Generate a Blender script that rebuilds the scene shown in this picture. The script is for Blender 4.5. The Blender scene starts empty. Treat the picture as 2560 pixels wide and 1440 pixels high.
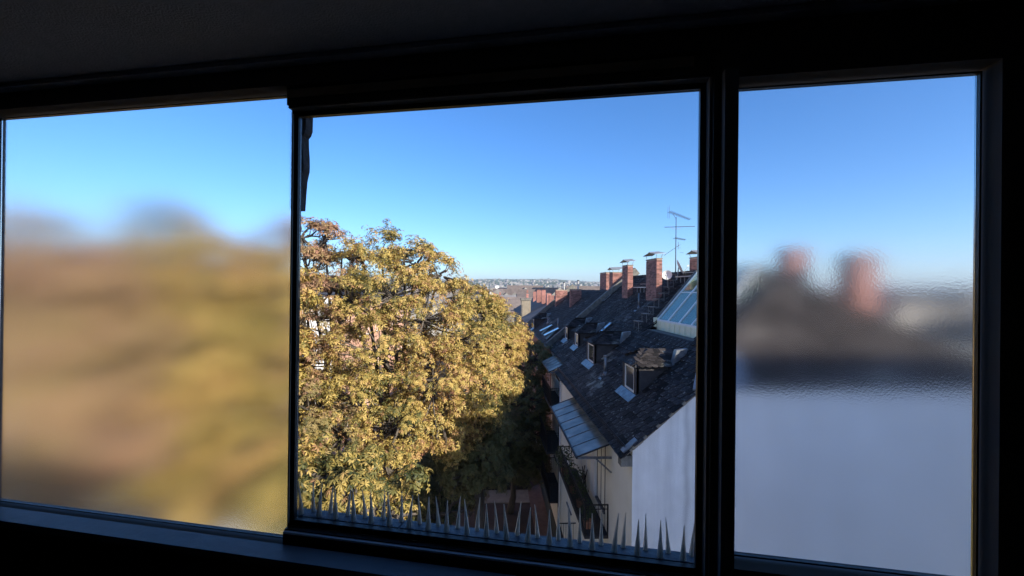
import bpy, math, random
import numpy as np
from mathutils import Vector, Matrix
random.seed(7); RNG = np.random.default_rng(11)
D = bpy.data; SC = bpy.context.scene; COL = SC.collection
rad = math.radians

# ------------------------------------------------------------------ camera, sky, sun, exposure
F, YAW, PITCH, ROLL = 1080.0, rad(2.8), rad(0.12), rad(0.63)
WROT = rad(13.33)                       # the window wall is turned this much clockwise from the street's cross direction
fwd = Vector((math.sin(YAW)*math.cos(PITCH), math.cos(YAW)*math.cos(PITCH), math.sin(PITCH)))
r0 = Vector((math.cos(YAW), -math.sin(YAW), 0)); u0 = r0.cross(fwd)
rgt = r0*math.cos(ROLL) + u0*math.sin(ROLL); upv = -r0*math.sin(ROLL) + u0*math.cos(ROLL)
cd = D.cameras.new('camera'); cam = D.objects.new('camera', cd); COL.objects.link(cam); SC.camera = cam
cd.sensor_width = 36; cd.lens = 36*F/2560; cd.clip_start = 0.02; cd.clip_end = 30000
cam.matrix_world = Matrix(((rgt.x, upv.x, -fwd.x, 0), (rgt.y, upv.y, -fwd.y, 0), (rgt.z, upv.z, -fwd.z, 0), (0, 0, 0, 1)))
SUN_AZ, SUN_EL = 135.0, 23.0
wd = D.worlds.new('World'); SC.world = wd; wd.use_nodes = True
nt = wd.node_tree; sky = nt.nodes.new('ShaderNodeTexSky'); sky.sky_type = 'NISHITA'; sky.sun_disc = False
sky.sun_elevation = rad(SUN_EL); sky.sun_rotation = rad(SUN_AZ); sky.air_density = 0.85; sky.dust_density = 0.9; sky.ozone_density = 4.5
bg = nt.nodes['Background']; bg.inputs[1].default_value = 0.15; wb = nt.nodes.new('ShaderNodeVectorMath'); wb.operation = 'MULTIPLY'; wb.inputs[1].default_value = (0.85, 0.845, 0.92)   # the camera's cool white balance
hs_ = nt.nodes.new('ShaderNodeHueSaturation'); hs_.inputs['Saturation'].default_value = 1.16; nt.links.new(sky.outputs[0], hs_.inputs['Color']); nt.links.new(hs_.outputs[0], wb.inputs[0]); nt.links.new(wb.outputs[0], bg.inputs[0])
ld = D.lights.new('sun', 'SUN'); ld.energy = 5.0; ld.angle = rad(0.5); ld.color = (1.0, 0.9, 0.76)
sun = D.objects.new('sun', ld); COL.objects.link(sun)
sd = Vector((math.sin(rad(SUN_AZ))*math.cos(rad(SUN_EL)), math.cos(rad(SUN_AZ))*math.cos(rad(SUN_EL)), math.sin(rad(SUN_EL))))
sun.rotation_euler = sd.to_track_quat('Z', 'Y').to_euler()
SC.view_settings.view_transform = 'Standard'; SC.view_settings.look = 'None'
SC.view_settings.exposure = 1.0; SC.view_settings.gamma = 1.0; SC.view_settings.use_curve_mapping = False

# ------------------------------------------------------------------ helpers
def ray(px, py):
    d = fwd + rgt*((px-1280)/F) - upv*((py-720)/F); return d
def at(px, py, Y):                      # the point of street depth Y seen in that direction
    d = ray(px, py); return d*(Y/d.y)
RX, RZ, RS = 3.7, -4.5, 0.857           # street-side roof slope: z = RZ + RS*(x-RX)
def roofz(x): return RZ + RS*(x-RX)
def on_roof(px, py):
    d = ray(px, py); t = (RZ - RS*RX)/(d.z - RS*d.x); return d*t

class MB:
    def __init__(s): s.v = []; s.f = []
    def add(s, vs, fs):
        b = len(s.v); s.v += [tuple(v) for v in vs]; s.f += [tuple(b+i for i in f) for f in fs]; return s
    def box(s, x0, x1, y0, y1, z0, z1):
        return s.add([(x0,y0,z0),(x1,y0,z0),(x1,y1,z0),(x0,y1,z0),(x0,y0,z1),(x1,y0,z1),(x1,y1,z1),(x0,y1,z1)],
              [(0,3,2,1),(4,5,6,7),(0,1,5,4),(1,2,6,5),(2,3,7,6),(3,0,4,7)])
    def obox(s, c, ax, ay, az):         # centre and three half-axis vectors
        c, ax, ay, az = map(Vector, (c, ax, ay, az))
        vs = [c+ax*i+ay*j+az*k for k in (-1,1) for i,j in ((-1,-1),(1,-1),(1,1),(-1,1))]
        return s.add(vs, [(0,3,2,1),(4,5,6,7),(0,1,5,4),(1,2,6,5),(2,3,7,6),(3,0,4,7)])
    def prism(s, pts, d):               # polygon (3d points) extruded by vector d
        n = len(pts); d = Vector(d); a = [Vector(p) for p in pts]
        return s.add(a+[p+d for p in a], [tuple(range(n))[::-1], tuple(range(n, 2*n))]+[(i,(i+1)%n,n+(i+1)%n,n+i) for i in range(n)])
    def bar(s, a, b, w, h=None):        # square bar between two points
        a, b = Vector(a), Vector(b); h = h or w; d = b-a
        if d.length < 1e-6: return s
        z = Vector((0,0,1)) if abs(d.normalized().z) < .95 else Vector((1,0,0))
        x = d.cross(z).normalized(); y = x.cross(d).normalized()
        return s.obox((a+b)/2, x*w/2, d/2, y*h/2)
    def tube(s, pts, rs, n=6, cap=True):
        pts = [Vector(p) for p in pts]
        if not hasattr(rs, '__len__'): rs = [rs]*len(pts)
        b = len(s.v); vs = []; fs = []
        for i, p in enumerate(pts):
            d = (pts[min(i+1, len(pts)-1)]-pts[max(i-1, 0)]).normalized()
            z = Vector((0,0,1)) if abs(d.z) < .9 else Vector((1,0,0))
            x = d.cross(z).normalized(); y = x.cross(d)
            for k in range(n):
                a = 2*math.pi*k/n; vs.append(p + (x*math.cos(a)+y*math.sin(a))*rs[i])
        for i in range(len(pts)-1):
            for k in range(n):
                k2 = (k+1) % n; fs.append((i*n+k, i*n+k2, (i+1)*n+k2, (i+1)*n+k))
        if cap: fs.append(tuple(range(n))[::-1]); fs.append(tuple((len(pts)-1)*n+k for k in range(n)))
        return s.add(vs, fs)
    def build(s, name, m, parent=None, smooth=False):
        me = D.meshes.new(name); me.from_pydata(s.v, [], s.f); me.materials.append(m)
        if smooth: me.polygons.foreach_set('use_smooth', [True]*len(me.polygons))
        me.update(); o = D.objects.new(name, me); COL.objects.link(o)
        if parent: o.parent = parent
        return o
def tag(o, label=None, cat=None, group=None, kind=None):
    if label: o['label'] = label
    if cat: o['category'] = cat
    if group: o['group'] = group
    if kind: o['kind'] = kind
    return o
def thing(name, label, cat, loc=(0,0,0), rz=0, group=None):
    o = D.objects.new(name, None); COL.objects.link(o); o.location = loc; o.rotation_euler = (0,0,rz); o.empty_display_size = .2
    return tag(o, label, cat, group)
def struct(name, mb, m): return tag(mb.build(name, m), kind='structure')
def link_copy(name, me, parent, loc=(0,0,0), rot=None):
    o = D.objects.new(name, me); COL.objects.link(o); o.parent = parent; o.location = loc
    if rot is not None: o.rotation_euler = rot
    return o

# ------------------------------------------------------------------ materials
def mat(name, c1, c2=None, scale=5, rough=.8, metal=0, bump=.0, bscale=None, detail=6, c3=None, stretch=(1,1,1), spec=.5, lo=.35, hi=.65, coord='Object'):
    m = D.materials.new(name); m.use_nodes = True; n = m.node_tree; L = n.links; b = n.nodes['Principled BSDF']
    b.inputs['Roughness'].default_value = rough; b.inputs['Metallic'].default_value = metal; b.inputs['Specular IOR Level'].default_value = spec
    tc = n.nodes.new('ShaderNodeTexCoord'); mp = n.nodes.new('ShaderNodeMapping'); mp.inputs['Scale'].default_value = stretch
    L.new(tc.outputs[coord], mp.inputs[0])
    no = n.nodes.new('ShaderNodeTexNoise'); no.inputs['Scale'].default_value = scale; no.inputs['Detail'].default_value = detail; no.inputs['Roughness'].default_value = .65
    L.new(mp.outputs[0], no.inputs['Vector'])
    cr = n.nodes.new('ShaderNodeValToRGB'); cr.color_ramp.elements[0].position = lo; cr.color_ramp.elements[1].position = hi
    cr.color_ramp.elements[0].color = (*c1, 1); cr.color_ramp.elements[1].color = (*(c2 or c1), 1)
    if c3: e = cr.color_ramp.elements.new(min(hi+.08, .99)); e.color = (*c3, 1)
    L.new(no.outputs['Fac'], cr.inputs[0]); L.new(cr.outputs[0], b.inputs['Base Color'])
    if bump:
        n2 = n.nodes.new('ShaderNodeTexNoise'); n2.inputs['Scale'].default_value = bscale or scale*6; n2.inputs['Detail'].default_value = 4
        L.new(mp.outputs[0], n2.inputs['Vector'])
        bp = n.nodes.new('ShaderNodeBump'); bp.inputs['Strength'].default_value = bump; bp.inputs['Distance'].default_value = .02
        L.new(n2.outputs['Fac'], bp.inputs['Height']); L.new(bp.outputs[0], b.inputs['Normal'])
    return m
def add_random(m, lo=.6, hi=1.4):       # each object (or each island of a joined mesh) a slightly different tone
    n = m.node_tree; L = n.links; b = n.nodes['Principled BSDF']; src = b.inputs['Base Color'].links[0].from_socket
    g = n.nodes.new('ShaderNodeNewGeometry'); oi = n.nodes.new('ShaderNodeObjectInfo')
    ad = n.nodes.new('ShaderNodeMath'); ad.operation = 'ADD'; L.new(g.outputs['Random Per Island'], ad.inputs[0]); L.new(oi.outputs['Random'], ad.inputs[1])
    fr = n.nodes.new('ShaderNodeMath'); fr.operation = 'FRACT'; L.new(ad.outputs[0], fr.inputs[0])
    mr = n.nodes.new('ShaderNodeMapRange'); mr.inputs['To Min'].default_value = lo; mr.inputs['To Max'].default_value = hi; L.new(fr.outputs[0], mr.inputs[0])
    hs = n.nodes.new('ShaderNodeVectorMath'); hs.operation = 'SCALE'; L.new(src, hs.inputs[0]); L.new(mr.outputs[0], hs.inputs['Scale'])
    L.new(hs.outputs[0], b.inputs['Base Color']); return m
def glass(name, tint=(.9,.95,.95), gloss=1.0, rough=.02):
    m = D.materials.new(name); m.use_nodes = True; n = m.node_tree; L = n.links; n.nodes.remove(n.nodes['Principled BSDF'])
    t = n.nodes.new('ShaderNodeBsdfTransparent'); t.inputs[0].default_value = (*tint, 1)
    g = n.nodes.new('ShaderNodeBsdfGlossy'); g.inputs['Roughness'].default_value = rough
    fr = n.nodes.new('ShaderNodeFresnel'); fr.inputs[0].default_value = 1.5
    mu = n.nodes.new('ShaderNodeMath'); mu.operation = 'MULTIPLY'; mu.inputs[1].default_value = gloss; L.new(fr.outputs[0], mu.inputs[0])
    mx = n.nodes.new('ShaderNodeMixShader'); L.new(mu.outputs[0], mx.inputs[0]); L.new(t.outputs[0], mx.inputs[1]); L.new(g.outputs[0], mx.inputs[2])
    L.new(mx.outputs[0], n.nodes['Material Output'].inputs[0]); return m
def leaf_mat(name, stops):
    m = D.materials.new(name); m.use_nodes = True; n = m.node_tree; L = n.links; b = n.nodes['Principled BSDF']
    b.inputs['Roughness'].default_value = .55; b.inputs['Specular IOR Level'].default_value = .35
    a = n.nodes.new('ShaderNodeAttribute'); a.attribute_name = 'tint'
    cr = n.nodes.new('ShaderNodeValToRGB'); els = cr.color_ramp.elements
    els[0].position, els[0].color = stops[0][0], (*stops[0][1], 1); els[1].position, els[1].color = stops[-1][0], (*stops[-1][1], 1)
    for p, c in stops[1:-1]: e = els.new(p); e.color = (*c, 1)
    L.new(a.outputs['Fac'], cr.inputs[0]); L.new(cr.outputs[0], b.inputs['Base Color'])
    tr = n.nodes.new('ShaderNodeBsdfTranslucent'); L.new(cr.outputs[0], tr.inputs[0])
    mx = n.nodes.new('ShaderNodeMixShader'); mx.inputs[0].default_value = .3; L.new(b.outputs[0], mx.inputs[1]); L.new(tr.outputs[0], mx.inputs[2])
    L.new(mx.outputs[0], n.nodes['Material Output'].inputs[0]); return m

M = {}
M['slate'] = add_random(mat('slate tile', (.018,.015,.015), (.038,.033,.032), 3, .8, spec=.22, bump=.5, bscale=25, c3=(.17,.165,.14), lo=.42, hi=.6, coord='Generated'), .35, 2.0)
M['slate_far'] = mat('weathered slate', (.03,.03,.036), (.06,.06,.066), 6, .7, bump=.6, bscale=14, c3=(.16,.16,.15))
M['lichen_glint'] = mat('pale lichen', (.10,.10,.09), (.22,.22,.2), 3, .95)
M['deck'] = mat('roof underlay', (.02,.02,.022), (.03,.03,.034), 4, .9)
M['moss'] = mat('mossy parapet', (.10,.095,.085), (.2,.19,.165), 4, .95, bump=.6, bscale=20, c3=(.07,.08,.04))
M['brick'] = add_random(mat('red brick', (.19,.085,.07), (.33,.15,.125), 2.5, .85, bump=.3, bscale=60, c3=(.38,.27,.22)), .5, 1.3)
M['mortar'] = mat('brick mortar', (.32,.2,.16), (.42,.3,.25), 12, .95)
M['metal'] = mat('zinc sheet', (.12,.13,.145), (.24,.26,.28), 5, .42, .6, bump=.15, bscale=8)
M['steel'] = mat('galvanised steel', (.3,.3,.3), (.42,.42,.41), 14, .5, .5)
M['step'] = mat('rusty galvanised step', (.14,.13,.12), (.22,.2,.18), 14, .6, .4)
M['darkmetal'] = mat('dark gutter metal', (.02,.021,.024), (.045,.046,.05), 8, .5, .4)
M['iron'] = mat('black iron', (.012,.012,.014), (.02,.02,.022), 8, .5, .3)
M['cream'] = mat('cream plaster', (.84,.79,.64), (.9,.86,.73), 1.2, .95, bump=.25, bscale=40)
M['white'] = mat('white paint', (.72,.72,.7), (.8,.8,.78), 3, .5)
M['dglass'] = mat('dark window glass', (.015,.018,.022), (.03,.033,.04), 1.5, .06, spec=.8)
M['bark'] = mat('chestnut bark', (.05,.04,.032), (.13,.11,.09), 6, .95, bump=.7, bscale=18, stretch=(1,1,.25))
M['ochre'] = mat('warm facade brick', (.22,.11,.07), (.3,.16,.1), 5, .9, bump=.3, bscale=30)
M['pink'] = mat('salmon plaster', (.55,.3,.2), (.62,.37,.26), 1, .95)
M['wplaster'] = mat('white plaster', (.72,.7,.68), (.8,.78,.76), 1, .95)
M['soil'] = mat('damp soil', (.035,.025,.02), (.07,.045,.035), 1.2, .95, bump=.5, bscale=9, c3=(.1,.06,.045))
M['path'] = mat('concrete path', (.2,.17,.13), (.27,.235,.18), 2, .95, bump=.2, bscale=20)
M['pave'] = mat('brick paving', (.12,.07,.055), (.17,.11,.085), 3, .95)
M['ground'] = mat('city ground', (.09,.1,.07), (.2,.19,.16), .02, .95, detail=10)
M['roofred'] = add_random(mat('brown clay roof', (.105,.085,.078), (.17,.135,.12), .6, .9), .7, 1.25)
M['roofgrey'] = add_random(mat('grey tiled roof', (.13,.12,.12), (.2,.19,.19), .6, .9), .7, 1.3)
M['wallmix'] = add_random(mat('rendered walls', (.25,.235,.21), (.36,.335,.3), .3, .95), .5, 1.25)
M['clear'] = glass('window glass', (.97,.98,.98), .45)
M['cglass'] = glass('conservatory glass', (.86,.93,.9), .6, .03)
M['terra'] = mat('terracotta', (.45,.19,.1), (.5,.24,.14), 9, .8)
M['corr'] = mat('cream corrugated panel', (.74,.72,.5), (.82,.8,.58), 4, .6)
M['skin_dark'] = mat('dark shuttered panel', (.03,.028,.03), (.05,.045,.045), 4, .8)
# gable wall: pale grey render with a run-down water stain
def gable_mat():
    m = mat('grey white render', (.76,.75,.72), (.88,.87,.85), 1.4, .95, bump=.5, bscale=55, detail=8, lo=.3, hi=.7)
    n = m.node_tree; L = n.links; b = n.nodes['Principled BSDF']; src = b.inputs['Base Color'].links[0].from_socket
    g = n.nodes.new('ShaderNodeTexCoord'); sp = n.nodes.new('ShaderNodeSeparateXYZ'); L.new(g.outputs['Object'], sp.inputs[0])
    no = n.nodes.new('ShaderNodeTexNoise'); no.inputs['Scale'].default_value = 1.3; L.new(g.outputs['Object'], no.inputs['Vector'])
    ma = n.nodes.new('ShaderNodeMath'); ma.operation = 'MULTIPLY_ADD'; ma.inputs[1].default_value = .16; L.new(no.outputs['Fac'], ma.inputs[0]); L.new(sp.outputs['X'], ma.inputs[2])
    d = n.nodes.new('ShaderNodeMath'); d.operation = 'SUBTRACT'; d.inputs[1].default_value = 5.53; L.new(ma.outputs[0], d.inputs[0])
    mp2 = n.nodes.new('ShaderNodeMapping'); mp2.inputs['Scale'].default_value = (2.6,1,.16); L.new(g.outputs['Object'], mp2.inputs[0])
    st = n.nodes.new('ShaderNodeTexNoise'); st.inputs['Scale'].default_value = 1.6; st.inputs['Detail'].default_value = 7; L.new(mp2.outputs[0], st.inputs['Vector'])
    sr = n.nodes.new('ShaderNodeMapRange'); sr.inputs['From Min'].default_value = .3; sr.inputs['From Max'].default_value = .62; sr.inputs['To Min'].default_value = .82; sr.inputs['To Max'].default_value = 1; L.new(st.outputs['Fac'], sr.inputs[0])
    s2 = n.nodes.new('ShaderNodeVectorMath'); s2.operation = 'SCALE'; L.new(src, s2.inputs[0]); L.new(sr.outputs[0], s2.inputs['Scale']); src = s2.outputs[0]
    ab = n.nodes.new('ShaderNodeMath'); ab.operation = 'ABSOLUTE'; L.new(d.outputs[0], ab.inputs[0])
    mr = n.nodes.new('ShaderNodeMapRange'); mr.inputs['From Min'].default_value = .015; mr.inputs['From Max'].default_value = .13; mr.inputs['To Min'].default_value = .72; mr.inputs['To Max'].default_value = 1
    L.new(ab.outputs[0], mr.inputs[0])
    wz = n.nodes.new('ShaderNodeMapRange'); wz.inputs['From Min'].default_value = -8.5; wz.inputs['From Max'].default_value = -6.0; wz.inputs['To Min'].default_value = 1; wz.inputs['To Max'].default_value = 0
    L.new(sp.outputs['Z'], wz.inputs[0])
    mx = n.nodes.new('ShaderNodeMix'); mx.data_type = 'FLOAT'; L.new(wz.outputs[0], mx.inputs[0]); L.new(mr.outputs[0], mx.inputs[2]); mx.inputs[3].default_value = 1
    hs = n.nodes.new('ShaderNodeVectorMath'); hs.operation = 'SCALE'; L.new(src, hs.inputs[0]); L.new(mx.outputs[0], hs.inputs['Scale'])
    L.new(hs.outputs[0], b.inputs['Base Color']); return m
M['gable'] = gable_mat()
M['frame'] = mat('dark window frame', (.012,.011,.012), (.02,.018,.018), 6, .38, bump=.05, bscale=60)
M['sill_in'] = mat('dark painted sill', (.12,.13,.15), (.16,.17,.19), 4, .45, bump=.08, bscale=50)
M['ledge'] = mat('glazing ledge', (.7,.71,.73), (.8,.81,.82), 3, .4, .0)
M['bead'] = mat('grey glazing bead', (.16,.15,.14), (.2,.19,.18), 3, .5)
M['brown'] = mat('brown reflection paint', (.3,.22,.14), (.36,.27,.18), 3, .6)
M['room'] = mat('dark room paint', (.10,.09,.088), (.12,.11,.105), 3, .9)
M['ceil'] = mat('dim ceiling paint', (.4,.4,.42), (.46,.46,.48), 40, .95, bump=.3, bscale=200)
M['outsill'] = mat('weathered outer sill', (.07,.08,.095), (.15,.165,.185), 14, .6, .3, bump=.3, bscale=60)
M['stone'] = mat('dark stone', (.03,.028,.03), (.06,.055,.055), 12, .95, bump=.8, bscale=30)
def plastic_mat():
    m = mat('clear plastic', (.5,.48,.43), (.75,.72,.65), 60, .5); b = m.node_tree.nodes['Principled BSDF']
    b.inputs['Transmission Weight'].default_value = .3; b.inputs['IOR'].default_value = 1.3; return m
M['plastic'] = plastic_mat()
def frost_mat():
    m = D.materials.new('frosted glass'); m.use_nodes = True; b = m.node_tree.nodes['Principled BSDF']
    b.inputs['Base Color'].default_value = (.97,.98,.98,1); b.inputs['Transmission Weight'].default_value = 1
    n = m.node_tree; no = n.nodes.new('ShaderNodeTexNoise'); no.inputs['Scale'].default_value = 260; no.inputs['Detail'].default_value = 3; tc = n.nodes.new('ShaderNodeTexCoord'); n.links.new(tc.outputs['Object'], no.inputs['Vector'])
    bp = n.nodes.new('ShaderNodeBump'); bp.inputs['Strength'].default_value = .06; bp.inputs['Distance'].default_value = .002; n.links.new(no.outputs['Fac'], bp.inputs['Height']); n.links.new(bp.outputs[0], b.inputs['Normal'])
    b.inputs['Roughness'].default_value = .125; b.inputs['IOR'].default_value = 1.45; return m
M['frost'] = frost_mat()
GOLD = [(0,(.045,.06,.022)),(.22,(.14,.14,.045)),(.4,(.41,.31,.085)),(.6,(.58,.42,.13)),(.8,(.42,.24,.11)),(1,(.22,.10,.06))]
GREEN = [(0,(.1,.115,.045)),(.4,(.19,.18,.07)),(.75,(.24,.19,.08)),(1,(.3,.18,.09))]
RUST = [(0,(.12,.12,.045)),(.3,(.36,.28,.11)),(.6,(.44,.28,.16)),(1,(.36,.18,.13))]
M['gold'] = leaf_mat('golden chestnut leaf', GOLD); M['green'] = leaf_mat('green chestnut leaf', GREEN); M['rust'] = leaf_mat('rusty chestnut leaf', RUST)

# ------------------------------------------------------------------ ground, streets, hills
G = -15.0
struct('ground', MB().add([(-9000,-2000,G-.02),(9000,-2000,G-.02),(9000,9000,G-.02),(-9000,9000,G-.02)], [(0,1,2,3)]), M['ground'])
struct('courtyard', MB().add([(-10.9,1.5,G),(3.9,1.5,G),(3.9,70,G),(-10.9,70,G)], [(0,1,2,3)]), M['soil'])
struct('path', MB().box(-6,2.9,30.2,32.1,G-.1,G+.06), M['path'])
struct('pavement', MB().box(2.9,3.9,12,60,G-.1,G+.1), M['pave'])
def hill():
    nx, ny = 90, 34; vs = []; fs = []
    for j in range(ny):
        r = 1300 + j*(5200-1300)/(ny-1)
        for i in range(nx):
            a = rad(-62 + 124*i/(nx-1)); t = (r-1300)/3900
            s = t*t*(3-2*t)
            h = (74 + 16*math.sin(a*5+1.1) + 8*math.sin(a*17) + 4*math.sin(a*41+2))*s*(1.12-.35*a)
            vs.append((r*math.sin(a), r*math.cos(a), G-.01 + max(0, h+14*s)))
    for j in range(ny-1):
        for i in range(nx-1): fs.append((j*nx+i, j*nx+i+1, (j+1)*nx+i+1, (j+1)*nx+i))
    o = MB().add(vs, fs).build('hills', mat('wooded hillside', (.04,.075,.04), (.08,.12,.06), .004, 1, detail=12), smooth=True); tag(o, kind='structure')
    return lambda r, a: hz(r, a)
def hz(r, a):
    if r < 1300: return G
    t = min(1, (r-1300)/3900); s = t*t*(3-2*t)
    h = (74 + 16*math.sin(a*5+1.1) + 8*math.sin(a*17) + 4*math.sin(a*41+2))*s*(1.12-.35*a)
    return G + max(0, h+14*s)
hill()
def house_np(n, rmin, rmax, size, hgt, zf):
    V = []; Fw = []; Fr = []
    for i in range(n):
        r = rmin+(rmax-rmin)*random.random()**1.25; a = rad(random.uniform(-60, 60))
        x, y = r*math.sin(a), r*math.cos(a); z = zf(r, a); w, l, h = random.uniform(*size), random.uniform(*size)*1.5, random.uniform(*hgt)
        t = random.choice((0, 0, 1.57, .4, -.3)); c, s = math.cos(t), math.sin(t); b = len(V)
        P = [(-w/2,-l/2,0),(w/2,-l/2,0),(w/2,l/2,0),(-w/2,l/2,0),(-w/2,-l/2,h),(w/2,-l/2,h),(w/2,l/2,h),(-w/2,l/2,h),(0,-l/2,h+w*.42),(0,l/2,h+w*.42)]
        V += [(x+px*c-py*s, y+px*s+py*c, z+pz) for px,py,pz in P]
        Fw += [(b,b+1,b+5,b+8,b+4),(b+1,b+2,b+6,b+5),(b+2,b+3,b+7,b+9,b+6),(b+3,b,b+4,b+7)]
        Fr += [(b+4,b+8,b+9,b+7),(b+5,b+6,b+9,b+8)]
    return V, Fw, Fr
def town(name, n, rmin, rmax, size, hgt, m1, m2):
    V, Fw, Fr = house_np(n, rmin, rmax, size, hgt, hz)
    me = D.meshes.new(name); me.from_pydata(V, [], Fw+Fr); me.materials.append(m1); me.materials.append(m2)
    me.polygons.foreach_set('material_index', [0]*len(Fw)+[1]*len(Fr)); me.update()
    o = D.objects.new(name, me); COL.objects.link(o); tag(o, kind='stuff'); return o
tag(town('distant_town', 3600, 1100, 4600, (9,17), (6,13), M['wallmix'], M['roofgrey']), 'mass of tiny pale houses spread over the far hillside', 'town')
tag(town('city_quarter', 900, 190, 1100, (11,16), (7,10.5), M['wallmix'], M['roofred']), 'brown roofed city quarter between the street and the hills', 'town')
def tree_specks():
    V = []; Fs = []
    for i in range(15000):
        r = math.sqrt(random.uniform(900**2, 4900**2)); a = rad(random.uniform(-60, 60)); z = hz(r, a); s = random.uniform(5, 14); b = len(V)
        x, y = r*math.sin(a), r*math.cos(a)
        for k in range(6): V.append((x+s*.6*math.cos(k*1.05)*random.uniform(.7,1.2), y+s*.6*math.sin(k*1.05), z+s*.45*random.uniform(.6,1.3)))
        V.append((x, y, z+s*random.uniform(.85,1.1))); V.append((x, y, z-1))
        for k in range(6): Fs += [(b+k, b+(k+1)%6, b+6), (b+(k+1)%6, b+k, b+7)]
    me = D.meshes.new('hillside_trees'); me.from_pydata(V, [], Fs); me.materials.append(add_random(mat('far tree green', (.04,.06,.03), (.08,.09,.04), .05, 1), .6, 1.5)); me.update()
    o = D.objects.new('hillside_trees', me); COL.objects.link(o); tag(o, 'dark green tree specks among the houses of the far hillside', 'trees', kind='stuff')
tree_specks()

def haze_box():
    o = MB().box(-6000, 6000, -1950, 6000, G-1.5, 110).build('haze', D.materials.new('haze')); tag(o, kind='stuff'); m = o.data.materials[0]; m.use_nodes = True; n = m.node_tree
    n.nodes.remove(n.nodes['Principled BSDF']); v = n.nodes.new('ShaderNodeVolumePrincipled'); v.inputs['Color'].default_value = (.72,.84,1,1); v.inputs['Density'].default_value = .00011; v.inputs['Anisotropy'].default_value = .2
    n.links.new(v.outputs[0], n.nodes['Material Output'].inputs['Volume'])
haze_box()
# ------------------------------------------------------------------ tiled roof slopes
ntile = {}
def tile_mesh(seed):
    rnd = random.Random(seed); w, l, t = .15, .18, .02
    c = rnd.uniform(.03, .07)
    P = [(-w,-l+c),(-w+c,-l),(w-c,-l),(w,-l+c),(w,l),(-w,l)]
    return P, t
def tiles(parent, o, sdir, wdir, L, W, keep, m, single=300, dw=.315, dl=.235, lift=.014):
    o, sdir, wdir = Vector(o), Vector(sdir).normalized(), Vector(wdir).normalized(); nrm = wdir.cross(sdir).normalized()
    if nrm.z < 0: nrm = -nrm
    spots = []
    for i in range(int(L/dl)):
        for j in range(int(W/dw)+1):
            p = o + sdir*(i+.5)*dl + wdir*((j+.5*(i % 2))*dw)
            if keep(p): spots.append(p)
    spots.sort(key=lambda p: p.length)
    P, t = tile_mesh(1); P3 = [(x, y, z) for z in (0, t) for x, y in P]; n = len(P)
    FC = [tuple(range(n))[::-1], tuple(range(n, 2*n))] + [(i,(i+1)%n,n+(i+1)%n,n+i) for i in range(n)]
    metas = []
    for k in range(8):
        r = random.Random(k+3); mb = MB(); sc = [r.uniform(.94, 1.0) for _ in range(n)]
        mb.add([(x*sc[i % n], y*sc[(i*3) % n], z + r.uniform(-.002,.004)) for i, (x, y, z) in enumerate(P3)], FC)
        me = D.meshes.new('roof_tile'); me.from_pydata(mb.v, [], mb.f); me.materials.append(m); metas.append(me)
    base = Matrix((wdir, sdir, nrm)).transposed()
    def xf(p):
        tilt = -rad(random.uniform(3.5, 9)); yaw = rad(random.gauss(0, 2.6)); slip = -abs(random.gauss(0, .008)) if random.random() < .8 else -random.uniform(.01,.05)
        R = base @ Matrix.Rotation(yaw, 3, 'Z') @ Matrix.Rotation(tilt, 3, 'X') @ Matrix.Rotation(rad(random.gauss(0, 1.2)), 3, 'Y')
        return R, p + nrm*(lift+random.uniform(0,.01)) + sdir*slip
    for p in spots[:single]:
        R, q = xf(p); ob = D.objects.new('roof_tile', random.choice(metas)); COL.objects.link(ob); ob.parent = parent
        ob.matrix_local = Matrix.Translation(q) @ R.to_4x4()
    if spots[single:]:
        mb = MB()
        for p in spots[single:]:
            R, q = xf(p); mb.add([q + R @ Vector(v) for v in P3], FC)
        tag(mb.build('roof_tile', m, parent), kind='stuff')

# ------------------------------------------------------------------ pieces reused on the houses
def window_part(parent, x, y0, y1, z0, z1, face=-1, mull=1, fm='white', deep=.06, arch=False):
    """window in a facade plane x = const, facing -x (face=-1) or +x (face=+1)"""
    f = MB(); t = .055; s = face; xa, xb = sorted((x+s*.012, x-s*.05))
    f.box(xa,xb,y0,y0+t,z0,z1); f.box(xa,xb,y1-t,y1,z0,z1); f.box(xa,xb,y0+t,y1-t,z0,z0+t); f.box(xa,xb,y0+t,y1-t,z1-t,z1)
    for k in range(mull):
        c = y0+(y1-y0)*(k+1)/(mull+1); f.box(xa+.003,xb-.003,c-t/2,c+t/2,z0+t,z1-t)
    w = f.build('window', M[fm], parent)
    xc = x - s*.012; g = MB().box(xc-.006, xc+.006, y0+t, y1-t, z0+t, z1-t); g.build('pane', M['dglass'], w)
    sl = MB().box(min(x+s*.07, x), max(x+s*.07, x), y0-.05, y1+.05, z0-.06, z0-.003); sl.build('sill', M['metal'], w)
    return w
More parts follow.
